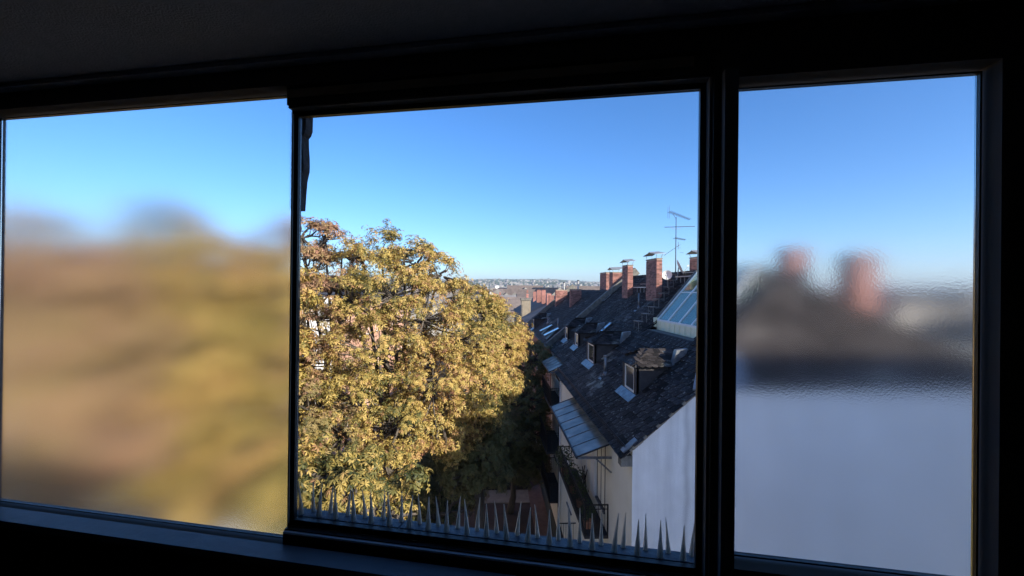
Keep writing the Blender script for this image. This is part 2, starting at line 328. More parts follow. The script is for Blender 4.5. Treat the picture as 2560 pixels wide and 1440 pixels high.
def dormer(parent, x0, y0, y1, zt, tone='slate'):
    """dormer facing the street (-x): front plane x0, from y0 to y1, eaves at zt"""
    zb = roofz(x0)-.05; xb = RX+(zt-RZ)/RS; ov = .1
    d = MB()                                            # cheeks and apron
    for y in (y0, y1-.05): d.prism([(x0, y, zb), (xb, y, zt), (x0, y, zt)], (0, .05, 0))
    body = d.build('dormer', M['skin_dark'], parent)
    fr = MB(); ya, yb = y0+.22, y1-.22
    fr.box(x0-.02, x0+.08, y0, ya, zb, zt); fr.box(x0-.02, x0+.08, yb, y1, zb, zt); fr.box(x0-.02, x0+.08, ya, yb, zt-.14, zt); fr.box(x0-.02, x0+.08, ya, yb, zb, zb+.12)
    fr.build('dormer_front', M['skin_dark'], body)
    w = MB(); t = .06; za, zc = zb+.12, zt-.14
    w.box(x0-.01, x0+.05, ya, ya+t, za, zc); w.box(x0-.01, x0+.05, yb-t, yb, za, zc); w.box(x0-.01, x0+.05, ya+t, yb-t, za, za+t); w.box(x0-.01, x0+.05, ya+t, yb-t, zc-t, zc)
    w.build('window_frame', M['white'], body); MB().box(x0+.02, x0+.03, ya+t, yb-t, za+t, zc-t).build('pane', M['dglass'], body)
    # hipped, softly pitched roof
    ym = (y0+y1)/2; zr = zt+.42; xr = x0+.55; xe = RX+(zr-RZ)/RS
    a, b = (x0-ov, y0-ov, zt-.03), (x0-ov, y1+ov, zt-.03); c, e = (xb+.0, y1+ov, zt-.03), (xb+.0, y0-ov, zt-.03)
    r, q = (xr, ym, zr), (xe, ym, zr)
    rf = MB().add([a, b, c, e, r, q, tuple(Vector(a)-Vector((0,0,.05))), tuple(Vector(b)-Vector((0,0,.05))), tuple(Vector(c)-Vector((0,0,.05))), tuple(Vector(e)-Vector((0,0,.05)))],
        [(0,4,1), (0,3,5,4), (1,4,5,2), (6,7,8,9)[::-1], (0,1,7,6), (1,2,8,7), (3,0,6,9)])
    rf.build('dormer_roof', M['deck'], body)
    # small tiles on the near side and the hip
    mb = MB(); P, tt = tile_mesh(2); n = len(P); P3 = [(x*.8, y*.8, z) for z in (0, tt) for x, y in P]
    FC = [tuple(range(n))[::-1], tuple(range(n, 2*n))] + [(i,(i+1)%n,n+(i+1)%n,n+i) for i in range(n)]
    def cover(p0, along, up, inside):
        al, upn = Vector(along).normalized(), Vector(up); Lu = upn.length; upn.normalize(); nr = al.cross(upn)
        if nr.z < 0: nr = -nr
        B = Matrix((al, upn, nr)).transposed()
        for i in range(int(Lu/.15)+1):
            for j in range(-1, int(Vector(along).length/.22)+2):
                p = Vector(p0)+al*(j+.5*(i%2))*.22+upn*(i+.4)*.15
                if inside(p): mb.add([p+nr*.01+(B@Matrix.Rotation(-rad(random.uniform(3,7)),3,'X')@Matrix.Rotation(rad(random.gauss(0,2.5)),3,'Z'))@Vector(v) for v in P3], FC)
    va = Vector(e)-Vector(a); hx = xr-(x0-ov)
    cover(a, va, Vector((0, ym-(y0-ov), zr-zt+.03)), lambda p: (p.x-(x0-ov))/hx >= (p.y-(y0-ov))/(ym-y0+ov)-.05 and p.z > roofz(p.x)-.02 and p.z < zr)
    cover(b, Vector(c)-Vector(b), Vector((0, ym-(y1+ov), zr-zt+.03)), lambda p: (p.x-(x0-ov))/hx >= ((y1+ov)-p.y)/(y1+ov-ym)-.05 and p.z > roofz(p.x)-.02 and p.z < zr)
    cover(a, Vector((0, y1-y0+2*ov, 0)), Vector((hx, 0, zr-zt+.03)), lambda p: abs(p.y-ym) < (y1-y0+2*ov)/2*(1-(p.x-(x0-ov))/hx)+.05 and p.x < xr)
    tag(mb.build('roof_tile', M['slate'], body), kind='stuff')
    # lead: apron under the window, box gutter where the little roof meets the slope
    s = Vector((1,0,RS)).normalized(); nv = Vector((-RS,0,1)).normalized()
    ap = MB().obox(Vector((x0-.16, ym, roofz(x0-.16)+.085)), s*.17, Vector((0,(y1-y0)/2+.05,0)), nv*.012); ap.build('flashing', M['metal'], body)
    px = xe-.25
    fl = MB().prism([(xb-.12,y0-.12,zt-.12),(xb+.28,y0-.12,zt-.08),(xb+.42,y0-.12,zt+.55),(xb+.05,y0-.12,zt+.5)], (0,.22,.0)); fl.build('flashing', M['metal'], body)
    return body
def chimney(name, label, x0, x1, y0, y1, zb, zt, cap=True, group='brick chimneys', real=True):
    t = thing(name, label, 'chimney', ((x0+x1)/2, (y0+y1)/2, zb), 0, group); cx, cy = (x0+x1)/2, (y0+y1)/2
    hx, hy, H = (x1-x0)/2, (y1-y0)/2, zt-zb
    MB().box(-hx+.012, hx-.012, -hy+.012, hy-.012, 0, H).build('stack', M['mortar'], t)
    if real:
        mb = MB(); bh, g = .071, .012; n = int(H/(bh+g))
        for i in range(n):
            z = i*(bh+g)+.006
            for side in range(4):
                L = 2*hx if side % 2 == 0 else 2*hy; k = max(1, round(L/.25)); bl = L/k; off = bl/2 if i % 2 else 0
                p = -L/2 - off
                while p < L/2-.01:
                    a, b = max(p+g/2, -L/2), min(p+bl-g/2, L/2); p += bl
                    if b-a < .03: continue
                    o = random.uniform(0, .006)
                    if side == 0: mb.box(a, b, -hy-o, -hy+.03, z, z+bh)
                    elif side == 2: mb.box(a, b, hy-.03, hy+o, z, z+bh)
                    elif side == 1: mb.box(-hx-o, -hx+.03, a+.001, b-.001, z+.001, z+bh-.001)
                    else: mb.box(hx-.03, hx+o, a+.001, b-.001, z+.001, z+bh-.001)
        tag(mb.build('brick', M['brick'], t), kind='stuff')
    MB().box(-hx-.02, hx+.02, -hy-.02, hy+.02, H, H+.05).build('crown', M['path'], t)
    if cap:
        for sx in (-1, 1):
            for sy in (-1, 1): MB().bar((sx*hx*.8, sy*hy*.85, H+.04), (sx*hx*1.1, sy*hy*1.0, H+.24), .02).build('cap_leg', M['steel'], t)
        pts = []; n = 8
        for k in range(n+1):
            a = -1+2*k/n; pts.append((a*(hy+.17), .24+.10*math.cos(a*1.4)-.03*abs(a) + (.05 if k == n//2 else 0)))
        c = MB()
        for k in range(n):
            (ya, za), (yb, zb_) = pts[k], pts[k+1]; w = hx+.12
            c.add([(-w,ya,H+za),(w,ya,H+za+.05),(w,yb,H+zb_+.05),(-w,yb,H+zb_),(-w,ya,H+za+.012),(w,ya,H+za+.062),(w,yb,H+zb_+.062),(-w,yb,H+zb_+.012)],
                  [(0,3,2,1),(4,5,6,7),(0,1,5,4),(1,2,6,5),(2,3,7,6),(3,0,4,7)])
        c.build('cap', M['steel'], t)
    return t
def vent_pipe(label, px, py, h, r=.05, hood=True):
    p = on_roof(px, py); t = thing('vent_pipe', label, 'vent pipe', p, 0, 'metal vent pipes')
    MB().tube([(0,0,-.05),(0,0,h)], r, 10).build('pipe', M['metal'], t, True)
    if hood: MB().tube([(0,0,h-.02),(0,0,h+.05)], [r*1.5, r*1.5], 10).build('hood', M['metal'], t)
    s = Vector((1,0,RS)).normalized(); nv = Vector((-RS,0,1)).normalized()
    MB().obox((-.1,0,-.05), s*.2, Vector((0,.17,0)), nv*.015).build('flashing', M['metal'], t)
    MB().tube([(0,0,-.04),(0,0,.16)], [r*2.3, r*1.05], 10).build('collar', M['metal'], t, True)
def skylight(label, p, w, l, opened=0, m='metal'):
    s = Vector((1,0,RS)).normalized(); nv = Vector((-RS,0,1)).normalized()
    t = thing('skylight', label, 'skylight', p, 0, 'roof skylights')
    MB().obox(nv*.05, s*l/2, Vector((0,w/2,0)), nv*.05).build('kerb', M['darkmetal'], t)
    R = Matrix.Rotation(opened, 3, 'Y'); s2, n2 = R@s, R@nv; top = s*l/2+nv*.11
    c = top - s2*l/2
    f = MB(); fw = .05
    for a in (-1, 1):
        f.obox(c+Vector((0,a*(w/2-fw/2),0)), s2*l/2, Vector((0,fw/2,0)), n2*.025); f.obox(c+s2*a*(l/2-fw/2), s2*fw/2, Vector((0,w/2-fw-.002,0)), n2*.024)
    f.build('sash', M[m], t); MB().obox(c, s2*(l/2-fw), Vector((0,w/2-fw,0)), n2*.01).build('pane', M['skyglass'], t)
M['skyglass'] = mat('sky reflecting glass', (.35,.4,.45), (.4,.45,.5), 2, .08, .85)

# ------------------------------------------------------------------ the near house on the right
GY, EY = 11.7, 24.0                      # its gable and its far end
PY_ = 30.2
RIDX, RIDZ = 10.0, roofz(10.0)
HZ = -2.75                               # top of the gable wall under the hip
hx0 = RX+(HZ-RZ)/RS
near = thing('terrace_house', 'near cream house with blank grey gable, slate roof, dormers and glass canopy', 'house', (3.94, GY, G))
near.location = (0,0,0)
w = MB().box(3.94, 16.3, GY+.3, EY, G, -4.55); w.build('wall', M['cream'], near)
gp = [(3.94,GY,G),(16.3,GY,G),(16.3,GY,HZ),(hx0,GY,HZ),(4.35,GY,roofz(4.35)-.06),(3.94,GY,roofz(3.94)-.1)]
MB().prism([(a,b,c) for a,b,c in gp], (0,.3,0)).build('gable_wall', M['gable'], near)
MB().prism([(3.936,GY+.002,G),(3.94,GY+.002,G),(3.94,GY+.002,-4.42),(3.936,GY+.002,-4.42)], (0,.32,0)).build('corner_render', M['cream'], near)
CX0, CX1, CY0, CY1 = 6.95, 9.2, 14.5, 18.8   # roof cut for the conservatory
def slope_sheet(mb, x0, x1, y0, y1, th=.08):
    mb.prism([(x0,y0,roofz(x0)),(x1,y0,roofz(x1)),(x1,y0,roofz(x1)-th),(x0,y0,roofz(x0)-th)], (0,y1-y0,0))
dk = MB(); slope_sheet(dk, RX-.02, hx0, GY-.04, 15.4); slope_sheet(dk, hx0, CX0, 13.2, CY1); slope_sheet(dk, RX-.02, hx0, 15.4, EY); slope_sheet(dk, hx0, RIDX, CY1, EY); slope_sheet(dk, CX1, RIDX, 15.3, CY1)
slope_sheet(dk, CX0, CX1, 13.5, CY0)
dk.add([(RIDX,GY+3.6,RIDZ),(16.3,GY+3.6,-4.5),(16.3,EY,-4.5),(RIDX,EY,RIDZ)], [(0,1,2,3)])
hy1 = GY+(RIDZ-HZ)
dk.add([(hx0,GY,HZ),(16.3,GY,HZ),(RIDX,hy1,RIDZ)], [(0,1,2)]); dk.add([(16.3,GY,HZ),(16.3,GY+3.6,HZ),(RIDX,hy1,RIDZ)], [(0,1,2)])
dk.build('roof', M['deck'], near)
DORM = [(4.84,14.05,15.5,-2.46),(4.84,19.8,21.4,-2.46)]
def keep_near(p):
    if CX0-.1 < p.x < CX1+.05 and CY0-.1 < p.y < CY1+.05: return False
    for x0,y0,y1,zt in DORM:
        if x0-.02 < p.x < RX+(zt-RZ)/RS-.1 and y0+.1 < p.y < y1-.1: return False
    hipz = HZ+(p.y-GY)
    return p.z < hipz+.05 or p.x < hx0+.1
SL = Vector((1,0,RS)).normalized(); Lr = math.hypot(RIDX-RX, RIDZ-RZ)
tiles(near, (RX-.06, GY-.02, roofz(RX-.06)), (1,0,RS), (0,1,0), Lr+.1, EY-GY-.1, keep_near, M['slate'])
tiles(near, (hx0, GY, HZ+.01), (0,1,1), (1,0,0), (hy1-GY)*1.414, 10, lambda p: p.x > hx0+(p.y-GY)/RS+.1 and p.x < 16.2-(p.y-GY)*1.7, M['slate'], single=0, dw=.32, dl=.26)
MB().prism([(hx0-.15,GY-.03,HZ+.0),(hx0+1.5,GY-.03,HZ+.0),(hx0+1.7,GY+.9,HZ+.93),(hx0+.5,GY+.9,HZ+.93)], (0,-.01,.05)).build('flashing', M['metal'], near)
# verge: mortar fillet, jagged
vb = MB(); x = 3.75
while x < hx0:
    l = random.uniform(.12,.22); z = roofz(x); vb.obox((x+l/2, GY-.035, roofz(x+l/2)-.03), Vector((1,0,RS)).normalized()*l*.62, (0,.03,0), Vector((-RS,0,1)).normalized()*random.uniform(.03,.045)); x += l
vb.build('verge', M['path'], near)
MB().obox((3.86, GY+.06, -4.28), SL*.26, Vector((0,.12,0)), Vector((-RS,0,1)).normalized()*.02).build('flashing', M['metal'], near)
MB().box(3.62,3.94,GY+.0,GY+.28,-4.85,-4.56).build('eaves_box', M['moss'], near)
lc = MB()  # pale flecks: lichen, plus painted stand-ins for sunlit tile edges
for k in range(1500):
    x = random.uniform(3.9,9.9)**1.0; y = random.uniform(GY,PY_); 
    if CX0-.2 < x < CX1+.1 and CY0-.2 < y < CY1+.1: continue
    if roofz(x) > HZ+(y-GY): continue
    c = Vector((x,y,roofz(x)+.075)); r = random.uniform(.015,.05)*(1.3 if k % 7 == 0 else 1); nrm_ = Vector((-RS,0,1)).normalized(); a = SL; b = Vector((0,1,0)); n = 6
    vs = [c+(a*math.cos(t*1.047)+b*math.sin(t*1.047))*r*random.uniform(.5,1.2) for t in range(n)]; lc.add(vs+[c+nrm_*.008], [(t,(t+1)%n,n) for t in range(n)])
tag(lc.build('lichen_glint', M['lichen_glint'], near), kind='stuff')
# ridge tiles
rg = MB(); y = 15.4
while y < 30.2: rg.tube([(RIDX,y,RIDZ-.02 if y < 30.5 else RIDZ-.02),(RIDX,y+.36,RIDZ+.01)], [.12,.13], 6); y += .36
# gutter with its guard
def halfpipe(x, z, y0, y1, r=.085, n=7):
    vs = []; 
    for y in (y0, y1):
        for k in range(n): a = math.pi+math.pi*k/(n-1); vs.append((x+r*math.cos(a), y, z+r*math.sin(a)))
        for k in range(n): a = 2*math.pi-math.pi*k/(n-1); vs.append((x+(r-.008)*math.cos(a), y, z+(r-.008)*math.sin(a)))
    m = 2*n; return vs, [(k,(k+1)%m,m+(k+1)%m,m+k) for k in range(m)]+[tuple(range(m))[::-1], tuple(range(m,2*m))]
gt = MB(); gt.add(*halfpipe(3.6,-4.5,GY-.1,EY-.02)); gt.build('gutter', M['darkmetal'], near)
MB().box(3.7,3.92,GY+.3,EY-.02,-4.66,-4.6).build('soffit', M['white'], near)
sg = MB(); y = GY+.1
while y < EY-.1:
    sg.bar((3.75,y,roofz(3.75)+.02),(3.75,y,roofz(3.75)+.17),.010); y += .085
for h in (.06,.11,.17): sg.bar((3.75,GY+.08,roofz(3.75)+h),(3.75,EY-.1,roofz(3.75)+h),.012)
tag(sg.build('snow_guard', M['darkmetal'], near), kind='stuff')
for i,(x0,y0,y1,zt) in enumerate(DORM): dormer(near, x0, y0, y1, zt)
dp = MB(); dp.tube([(3.62,EY-.35,-4.58),(3.7,EY-.32,-4.85),(3.87,EY-.25,-5.1),(3.87,EY-.25,G)], .055, 8); dp.build('drainpipe', M['darkmetal'], near, True)
MB().tube([(3.86,EY-.55,-5.0),(3.86,EY-.55,G)], .045, 8).build('drainpipe', M['white'], near, True)
window_part(near, 3.94, 14.45, 15.55, -7.5, -5.25, mull=1, fm='skin_dark')
MB().box(3.83, 3.939, 15.6, 16.15, -7.55, -5.2).build('shutter', M['white'], near)
for (a,b,z0,z1) in ((20.3,21.4,-7.0,-5.6),(17.3,18.2,-7.9,-5.6),(14.45,15.55,-11.3,-9.0),(20.3,21.4,-10.6,-9.0),(17.2,18.2,-11.3,-9.0),(14.4,15.5,-14.4,-12.6),(18,19.2,-14.4,-12.6)):
    window_part(near, 3.94, a, b, z0, z1)
MB().bar((3.92,14.45,-7.56),(3.92,15.9,-7.56),.09,.05).build('sill', M['white'], near)

def balcony(label, x0, x1, y0, y1, zf, h=1.0, solid=False, group='balconies on the facades'):
    t = thing('balcony', label, 'balcony', (x1, y0, zf), 0, group); dx = x0-x1; L = y1-y0
    MB().box(dx, -.005, 0, L, -.1, 0).build('floor', M['skin_dark'], t)
    MB().bar((dx+.02,0,h),(dx+.02,L,h),.045,.03).build('handrail', M['iron'], t)
    MB().bar((dx+.02,.02,h),(-.01,.02,h),.045,.03).build('handrail', M['iron'], t)
    MB().bar((dx+.02,L-.02,h),(-.01,L-.02,h),.045,.03).build('handrail', M['iron'], t)
    for q in ((dx+.02,.02),(-.03,.02),(dx+.02,L-.02)): MB().bar((q[0],q[1],0),(q[0],q[1],h),.04).build('post', M['iron'], t)
    mb = MB(); y = .1
    while y < L-.05: mb.bar((dx+.02,y,.05),(dx+.02,y,h-.01),.014); y += .11
    x = dx+.12
    while x < -.04:
        for yy in (.02, L-.02): mb.bar((x,yy,.05),(x,yy,h-.01),.014)
        x += .11
    mb.bar((dx+.02,0,h-.14),(dx+.02,L,h-.14),.02); mb.bar((dx+.02,.02,h-.14),(-.01,.02,h-.14),.02); mb.bar((dx+.02,0,.07),(dx+.02,L,.07),.02)
    tag(mb.build('baluster', M['iron'], t), kind='stuff')
    if solid: MB().box(dx+.035, dx+.05, .03, L-.03, .06, h-.05).build('screen', M['skin_dark'], t)
    return t
def canopy(label, xi, zi, xo, zo, y0, y1, n):
    t = thing('glass_canopy', label, 'canopy', (xi, y0, zi), 0, 'glass balcony canopies'); L = y1-y0; a = Vector((0,0,0)); b = Vector((xo-xi,0,zo-zi))
    for k in range(n+1):
        y = L*k/n; MB().bar((a.x,y,a.z+.02),(b.x,y,b.z+.02),.035,.045).build('glazing_bar', M['metal'] if 0<k<n else M['darkmetal'], t)
    for k in range(n):
        y = L*(k+.5)/n; c = (a+b)/2; MB().obox((c.x,y,c.z+.02),(b-a)*.495,(0,L/n/2-.02,0),(0,0,.004)).build('pane', M['cgl'], t)
    MB().bar((b.x,-.02,b.z),(b.x,L+.02,b.z),.06,.07).build('front_rail', M['darkmetal'], t)
    MB().bar((a.x-.03,0,a.z-.01),(a.x-.03,L,a.z-.01),.05,.06).build('wall_rail', M['metal'], t)
    for y in (.03, L*.5, L-.03):
        MB().bar((b.x,y,b.z-.02),(-.01,y,b.z-.02),.05,.07).build('bracket', M['metal'], t)
        MB().bar((b.x*.45,y,b.z-.05),(-.01,y,b.z-.5),.035,.05).build('strut', M['metal'], t)
def canopy_glass():
    m = glass('canopy wired glass', (.42,.46,.44), .35, .2); n = m.node_tree; L = n.links; out = n.nodes['Material Output']; src = out.inputs[0].links[0].from_socket
    df = n.nodes.new('ShaderNodeBsdfDiffuse'); no = n.nodes.new('ShaderNodeTexNoise'); no.inputs['Scale'].default_value = 1.6; cr = n.nodes.new('ShaderNodeValToRGB'); tc = n.nodes.new('ShaderNodeTexCoord'); L.new(tc.outputs['Object'], no.inputs['Vector'])
    cr.color_ramp.elements[0].color = (.2,.23,.21,1); cr.color_ramp.elements[1].color = (.5,.49,.43,1); cr.color_ramp.elements[0].position = .35; cr.color_ramp.elements[1].position = .7; L.new(no.outputs['Fac'], cr.inputs[0]); L.new(cr.outputs[0], df.inputs[0])
    mx = n.nodes.new('ShaderNodeMixShader'); mx.inputs[0].default_value = .55; L.new(src, mx.inputs[1]); L.new(df.outputs[0], mx.inputs[2]); L.new(mx.outputs[0], out.inputs[0]); return m
M['cgl'] = canopy_glass()
balcony('long plant-filled iron balcony under the large glass canopy', 3.15, 3.94, 14.0, 19.3, -8.05)
balcony('iron balcony one storey below the plant-filled balcony, behind the spikes', 3.15, 3.94, 14.0, 19.3, -11.5)
canopy('large sloping glass canopy on the cream facade above the plant-filled balcony', 3.92, -4.9, 2.78, -5.33, 13.6, 19.5, 7)

# ------------------------------------------------------------------ conservatory set into the roof
cv = thing('conservatory', 'lean-to roof conservatory with white glazing bars at the right frame edge', 'conservatory', (0,0,0))
CXL, CZL, CXH, CZH = 7.4, -1.3, 9.2, .86
MB().box(CX0-.02, CXL-.04, CY0, CY1, -1.78, -1.72).build('ledge', M['moss'], cv)
MB().box(CXL-.04, CXL+.04, CY0, CY1, -1.85, CZL-.02).build('knee_wall', M['corr'], cv)
for k in range(9): y = CY0+.1+k*.47; MB().box(CXL-.06, CXL-.041, y, y+.3, -1.70, CZL-.06).build('panel', M['corr'], cv)
MB().box(CXL+.04, CXH, CY0, CY1, -1.9, -1.85).build('floor', M['corr'], cv)
MB().box(CXH, CXH+.012, CY0, CY1, .301, CZH-.02).build('pane', M['cglass'], cv)
MB().box(CXH, CXH+.06, CY0, CY1, -1.9, .30).build('back_wall', M['corr'], cv)
MB().prism([(CXL,CY0,-1.84),(CXH,CY0,-1.84),(CXH,CY0,CZH-.05),(CXL,CY0,CZL-.05)], (0,.012,0)).build('pane', M['cglass'], cv)
for y in (CY1-.06,): MB().prism([(CXL,y,-1.84),(CXH,y,-1.84),(CXH,y,CZH-.05),(CXL,y,CZL-.05)], (0,.06,0)).build('side_wall', M['corr'], cv)
MB().box(CXL-.16, CXL+.2, CY1+.01, CY1+.1, -1.6, CZL+.1).build('side_block', M['corr'], cv)
f = MB().box(CXH-.03, CXH-.005, 15.8, 17.3, -1.0, .3); f.build('window_frame', M['metal'], cv); MB().box(CXH-.04, CXH-.031, 15.87, 17.23, -.93, .23).build('pane', M['dglass'], cv)
yk = CY1; k = 0
while yk > CY0-.1:
    MB().bar((CXL,yk-.03,CZL),(CXH,yk-.03,CZH),.07,.08).build('glazing_bar', M['white'], cv)
    if yk-1.05 > CY0-.1:
        c = (Vector((CXL,yk-.555,CZL))+Vector((CXH,yk-.555,CZH)))/2; MB().obox(c, (Vector((CXH,0,CZH))-Vector((CXL,0,CZL)))/2, (0,.48,0), (0,0,.004)).build('pane', M['cglass'], cv)
        zc = (CZL+CZH)/2+.15; xc = (CXL+CXH)/2+.13; MB().bar((xc,yk-.06,zc),(xc,yk-1.02,zc),.04).build('cross_bar', M['white'], cv)
    yk -= 1.06
MB().bar((CXL,CY0,CZL),(CXL,CY1,CZL),.09,.07).build('bottom_rail', M['white'], cv)
MB().bar((CXL-.04,CY1+.1,CZL+.0),(CXH,CY1+.1,CZH+.03),.14,.1).build('verge', M['moss'], cv)

# ------------------------------------------------------------------ second house
sec = thing('terrace_house', 'second cream house with two dormers, behind the downpipe of the near house', 'house')
PY1 = 30.4
MB().box(4.32, 16.3, EY+.002, PY1, G, -4.1).build('wall', M['cream'], sec)
d2 = MB(); slope_sheet(d2, 4.25, RIDX, EY, PY1); d2.add([(RIDX,EY,RIDZ),(16.3,EY,-4.5),(16.3,PY1,-4.5),(RIDX,PY1,RIDZ)], [(0,1,2,3)]); d2.build('roof', M['deck'], sec)
DORM2 = [(5.05,24.5,25.7,-2.42),(5.05,27.9,29.1,-2.36)]
tiles(sec, (4.2, EY+.15, roofz(4.2)), (1,0,RS), (0,1,0), math.hypot(RIDX-4.2, RIDZ-roofz(4.2)), PY1-EY-.2, lambda p: not any(a-.02 < p.x < RX+(zt-RZ)/RS-.1 and b+.1 < p.y < c-.1 for a,b,c,zt in DORM2), M['slate'])
for a in DORM2: dormer(sec, *a)
MB().add(*halfpipe(4.17,-4.12,EY+.02,PY1)).build('gutter', M['darkmetal'], sec)
MB().box(4.2, 4.34, EY-.06, EY-.005, -4.75, -4.02).build('eaves_box', M['white'], sec)
pp = MB(); x = 4.1
while x < RIDX-.05:
    l = .45; pp.obox((x+l/2, PY1, roofz(x+l/2)+.16), SL*(l*.66-.008), (0,.2,0), Vector((-RS,0,1)).normalized()*.26); x += l
pp.build('parapet', M['moss'], sec)
for (a,b,z0,z1) in ((24.8,25.9,-7.6,-5.6),(27.2,28.3,-7.6,-5.6),(24.8,25.9,-10.9,-8.8),(27.2,28.3,-10.9,-8.8),(24.8,25.9,-14.2,-12.1)): window_part(sec, 4.32, a, b, z0, z1)
canopy('small glass canopy on the second house, beyond the downpipe', 4.3, -4.3, 3.4, -4.75, 24.6, 28.2, 5)
balcony('upper dark balcony below the small far glass canopy', 3.45, 4.32, 24.5, 28.4, -6.7, 1.05, True)
balcony('middle dark balcony two storeys below the small far canopy', 3.25, 4.32, 24.5, 28.4, -9.3, 1.1, True)
balcony('lowest balcony on the second house, near the ground path', 3.45, 4.32, 24.5, 28.4, -12.1)

# ------------------------------------------------------------------ third house and what follows
th = thing('terrace_house', 'third house with warm brick front and open skylights in its slate roof', 'house')
TY1, RX3 = 47.0, 8.9
MB().box(4.38, 14.5, PY1+.2, TY1, G, -4.2).build('wall', M['ochre'], th)
d3 = MB(); slope_sheet(d3, 4.2, RX3, PY1+.2, TY1); d3.add([(RX3,PY1+.2,roofz(RX3)),(14,PY1+.2,-4.5),(14,TY1,-4.5),(RX3,TY1,roofz(RX3))], [(0,1,2,3)]); d3.build('roof', M['deck'], th)
D3 = (4.35,42.6,43.8,-2.9)
tiles(th, (4.15, PY1+.35, roofz(4.15)), (1,0,RS), (0,1,0), math.hypot(RX3-4.15, roofz(RX3)-roofz(4.15)), TY1-PY1-.4, lambda p: not (D3[0] < p.x < 5.3 and D3[1]+.1 < p.y < D3[2]-.1), M['slate'], single=120, dw=.31, dl=.24)
dormer(th, *D3)
MB().add(*halfpipe(4.1,-4.2,PY1+.2,TY1)).build('gutter', M['darkmetal'], th)
pp = MB(); x = 4.15
while x < RX3: pp.obox((x+.25, TY1+.15, roofz(x+.25)+.22), SL*.32, (0,.15,0), Vector((-RS,0,1)).normalized()*.3); x += .5
pp.build('parapet', M['moss'], th)
for y in (31.5,34.2,36.9,39.6,42.3,45): 
    for z in (-7.4,-10.8,-14.2): window_part(th, 4.38, y, y+1.1, z, z+1.9)
balcony('balcony with closed dark screen low on the brick fronted third house', 3.6, 4.38, 31.2, 33.6, -8.6, 1.0, True)

# brick side wall house beyond with stepped red gable, then more roofs
def far_house(label, x0, x1, y0, y1, zw, zr, wm, rm, axis='y', wins=(), chim=()):
    t = thing('house', label, 'house', ((x0+x1)/2,(y0+y1)/2,G)); cx, cy = (x0+x1)/2,(y0+y1)/2; a, b = x0-cx, y0-cy; H, R = zw-G, zr-G
    MB().box(a, -a, b, -b, 0, H).build('wall', wm, t)
    if axis == 'y': P = [(a-.3,b-.2,H-.15),(0,b-.2,R),(-a+.3,b-.2,H-.15)]; ext = (0,-2*b+.4,0)
    else: P = [(a-.2,b-.3,H-.15),(a-.2,0,R),(a-.2,-b+.3,H-.15)]; ext = (-2*a+.4,0,0)
    MB().prism(P, ext).build('roof', rm, t)
    for (u, w_, z0, z1, side) in wins:
        m = MB()
        if side == 'x': m.box(-a-.02 if w_ > 0 else a-.02, (-a if w_ > 0 else a)+.02, u, u+abs(w_), z0-G, z1-G)
        else: m.box(u, u+w_, b-.02, b+.02, z0-G, z1-G)
        f = m.build('window', M['dglass'], t)
    for (cx_, cy_, w_, h_) in chim: MB().box(cx_-w_*.3, cx_+w_*.3, cy_-.25, cy_+.25, R-1.2, R+h_*.75).build('chimney', M['brick'], t)
    return t
far_house('red brick fronted house past the third parapet of the right row', 4.6, 15, 47.6, 62, -4.0, -1.4, M['ochre'], M['roofgrey'], chim=((-2.5,-3,1,.9),(-2,3,1,1.1)),
          wins=[(u,-1.1,z,z+1.8,'x') for u in (-6,-3,0,3,5.5) for z in (-13,-9.6,-6.4)])
far_house('row house with two red chimneys farther along the right row', 5.0, 15, 62.5, 80, -4.4, -1.0, M['brick'], M['roofred'], chim=((-2,-6,1,1.2),(-2,0,1.4,1.0),(-1.5,5,1,1.2)))
far_house('row house at the far end of the right row', 5.5, 16, 80.5, 100, -4.6, -1.4, M['wallmix'], M['roofred'], chim=((-2,-4,1,1.2),(0,4,1,1.2)))
far_house('brown roofed house closing the far end of the street, with a row of roof windows', -2, 16, 112, 124, -6.2, -2.2, M['wallmix'], M['roofred'], 'x', [(u,1,-5.4+0*u,-5.0,'y') for u in (-7,-4,-1,2,5)], ((-6,0,1,1.4),(3,0,1,1.2)))
far_house('beige house with brown roof left of the street end, over the tree', -16, -4.5, 104, 118, -6.5, -2.0, M['wallmix'], M['roofgrey'], 'x', (), ((-2,0,.8,1.6),))
far_house('long low house behind the street end under the far hill', -10, 8, 132, 146, -5.5, -2.0, M['wallmix'], M['roofgrey'], 'x', (), ((4,0,1,1.2),))
far_house('pale house behind the street end, right of the beige tower', 9, 20, 140, 155, -4.8, -1.2, M['wallmix'], M['roofred'], 'x', (), ((-2,0,1,1.2),(2,0,1,1.2)))
tw = thing('tower', 'slim beige masonry chimney tower at the far end of the right row', 'tower', at(1314, 790, 66)); MB().box(-.7,.7,-.8,.8,-8,2.4).build('shaft', M['path'], tw); MB().box(-.8,.8,-.9,.9,2.4,2.7).build('crown', M['moss'], tw)
hr = thing('high_rise', 'white and grey high-rise block standing out on the far skyline', 'building', at(1234, 722, 1500)); hr.location.z = G
MB().box(-9,6,-8,8,0,20).build('wall', M['metal'], hr); MB().box(6.1,18,-6,8,0,26).build('wall', M['wplaster'], hr); MB().box(-9,-3,-8.2,-8.05,2,18).build('window', M['dglass'], hr)
for i,(px,h) in enumerate(((1227,34),(1242,33),(1252,30))):
    p = at(px, 722, 1700); s = thing('church_spire', ('left','middle','right')[i]+' of the three thin spires on the far skyline', 'spire', (p.x,p.y,G), 0, 'far church spires')
    MB().box(-3,3,-3,3,0,h*.75).build('tower', M['roofgrey'], s); MB().add([(-3,-3,h*.75),(3,-3,h*.75),(3,3,h*.75),(-3,3,h*.75),(0,0,h*1.25)], [(0,1,4),(1,2,4),(2,3,4),(3,0,4)]).build('spire', M['roofgrey'], s)

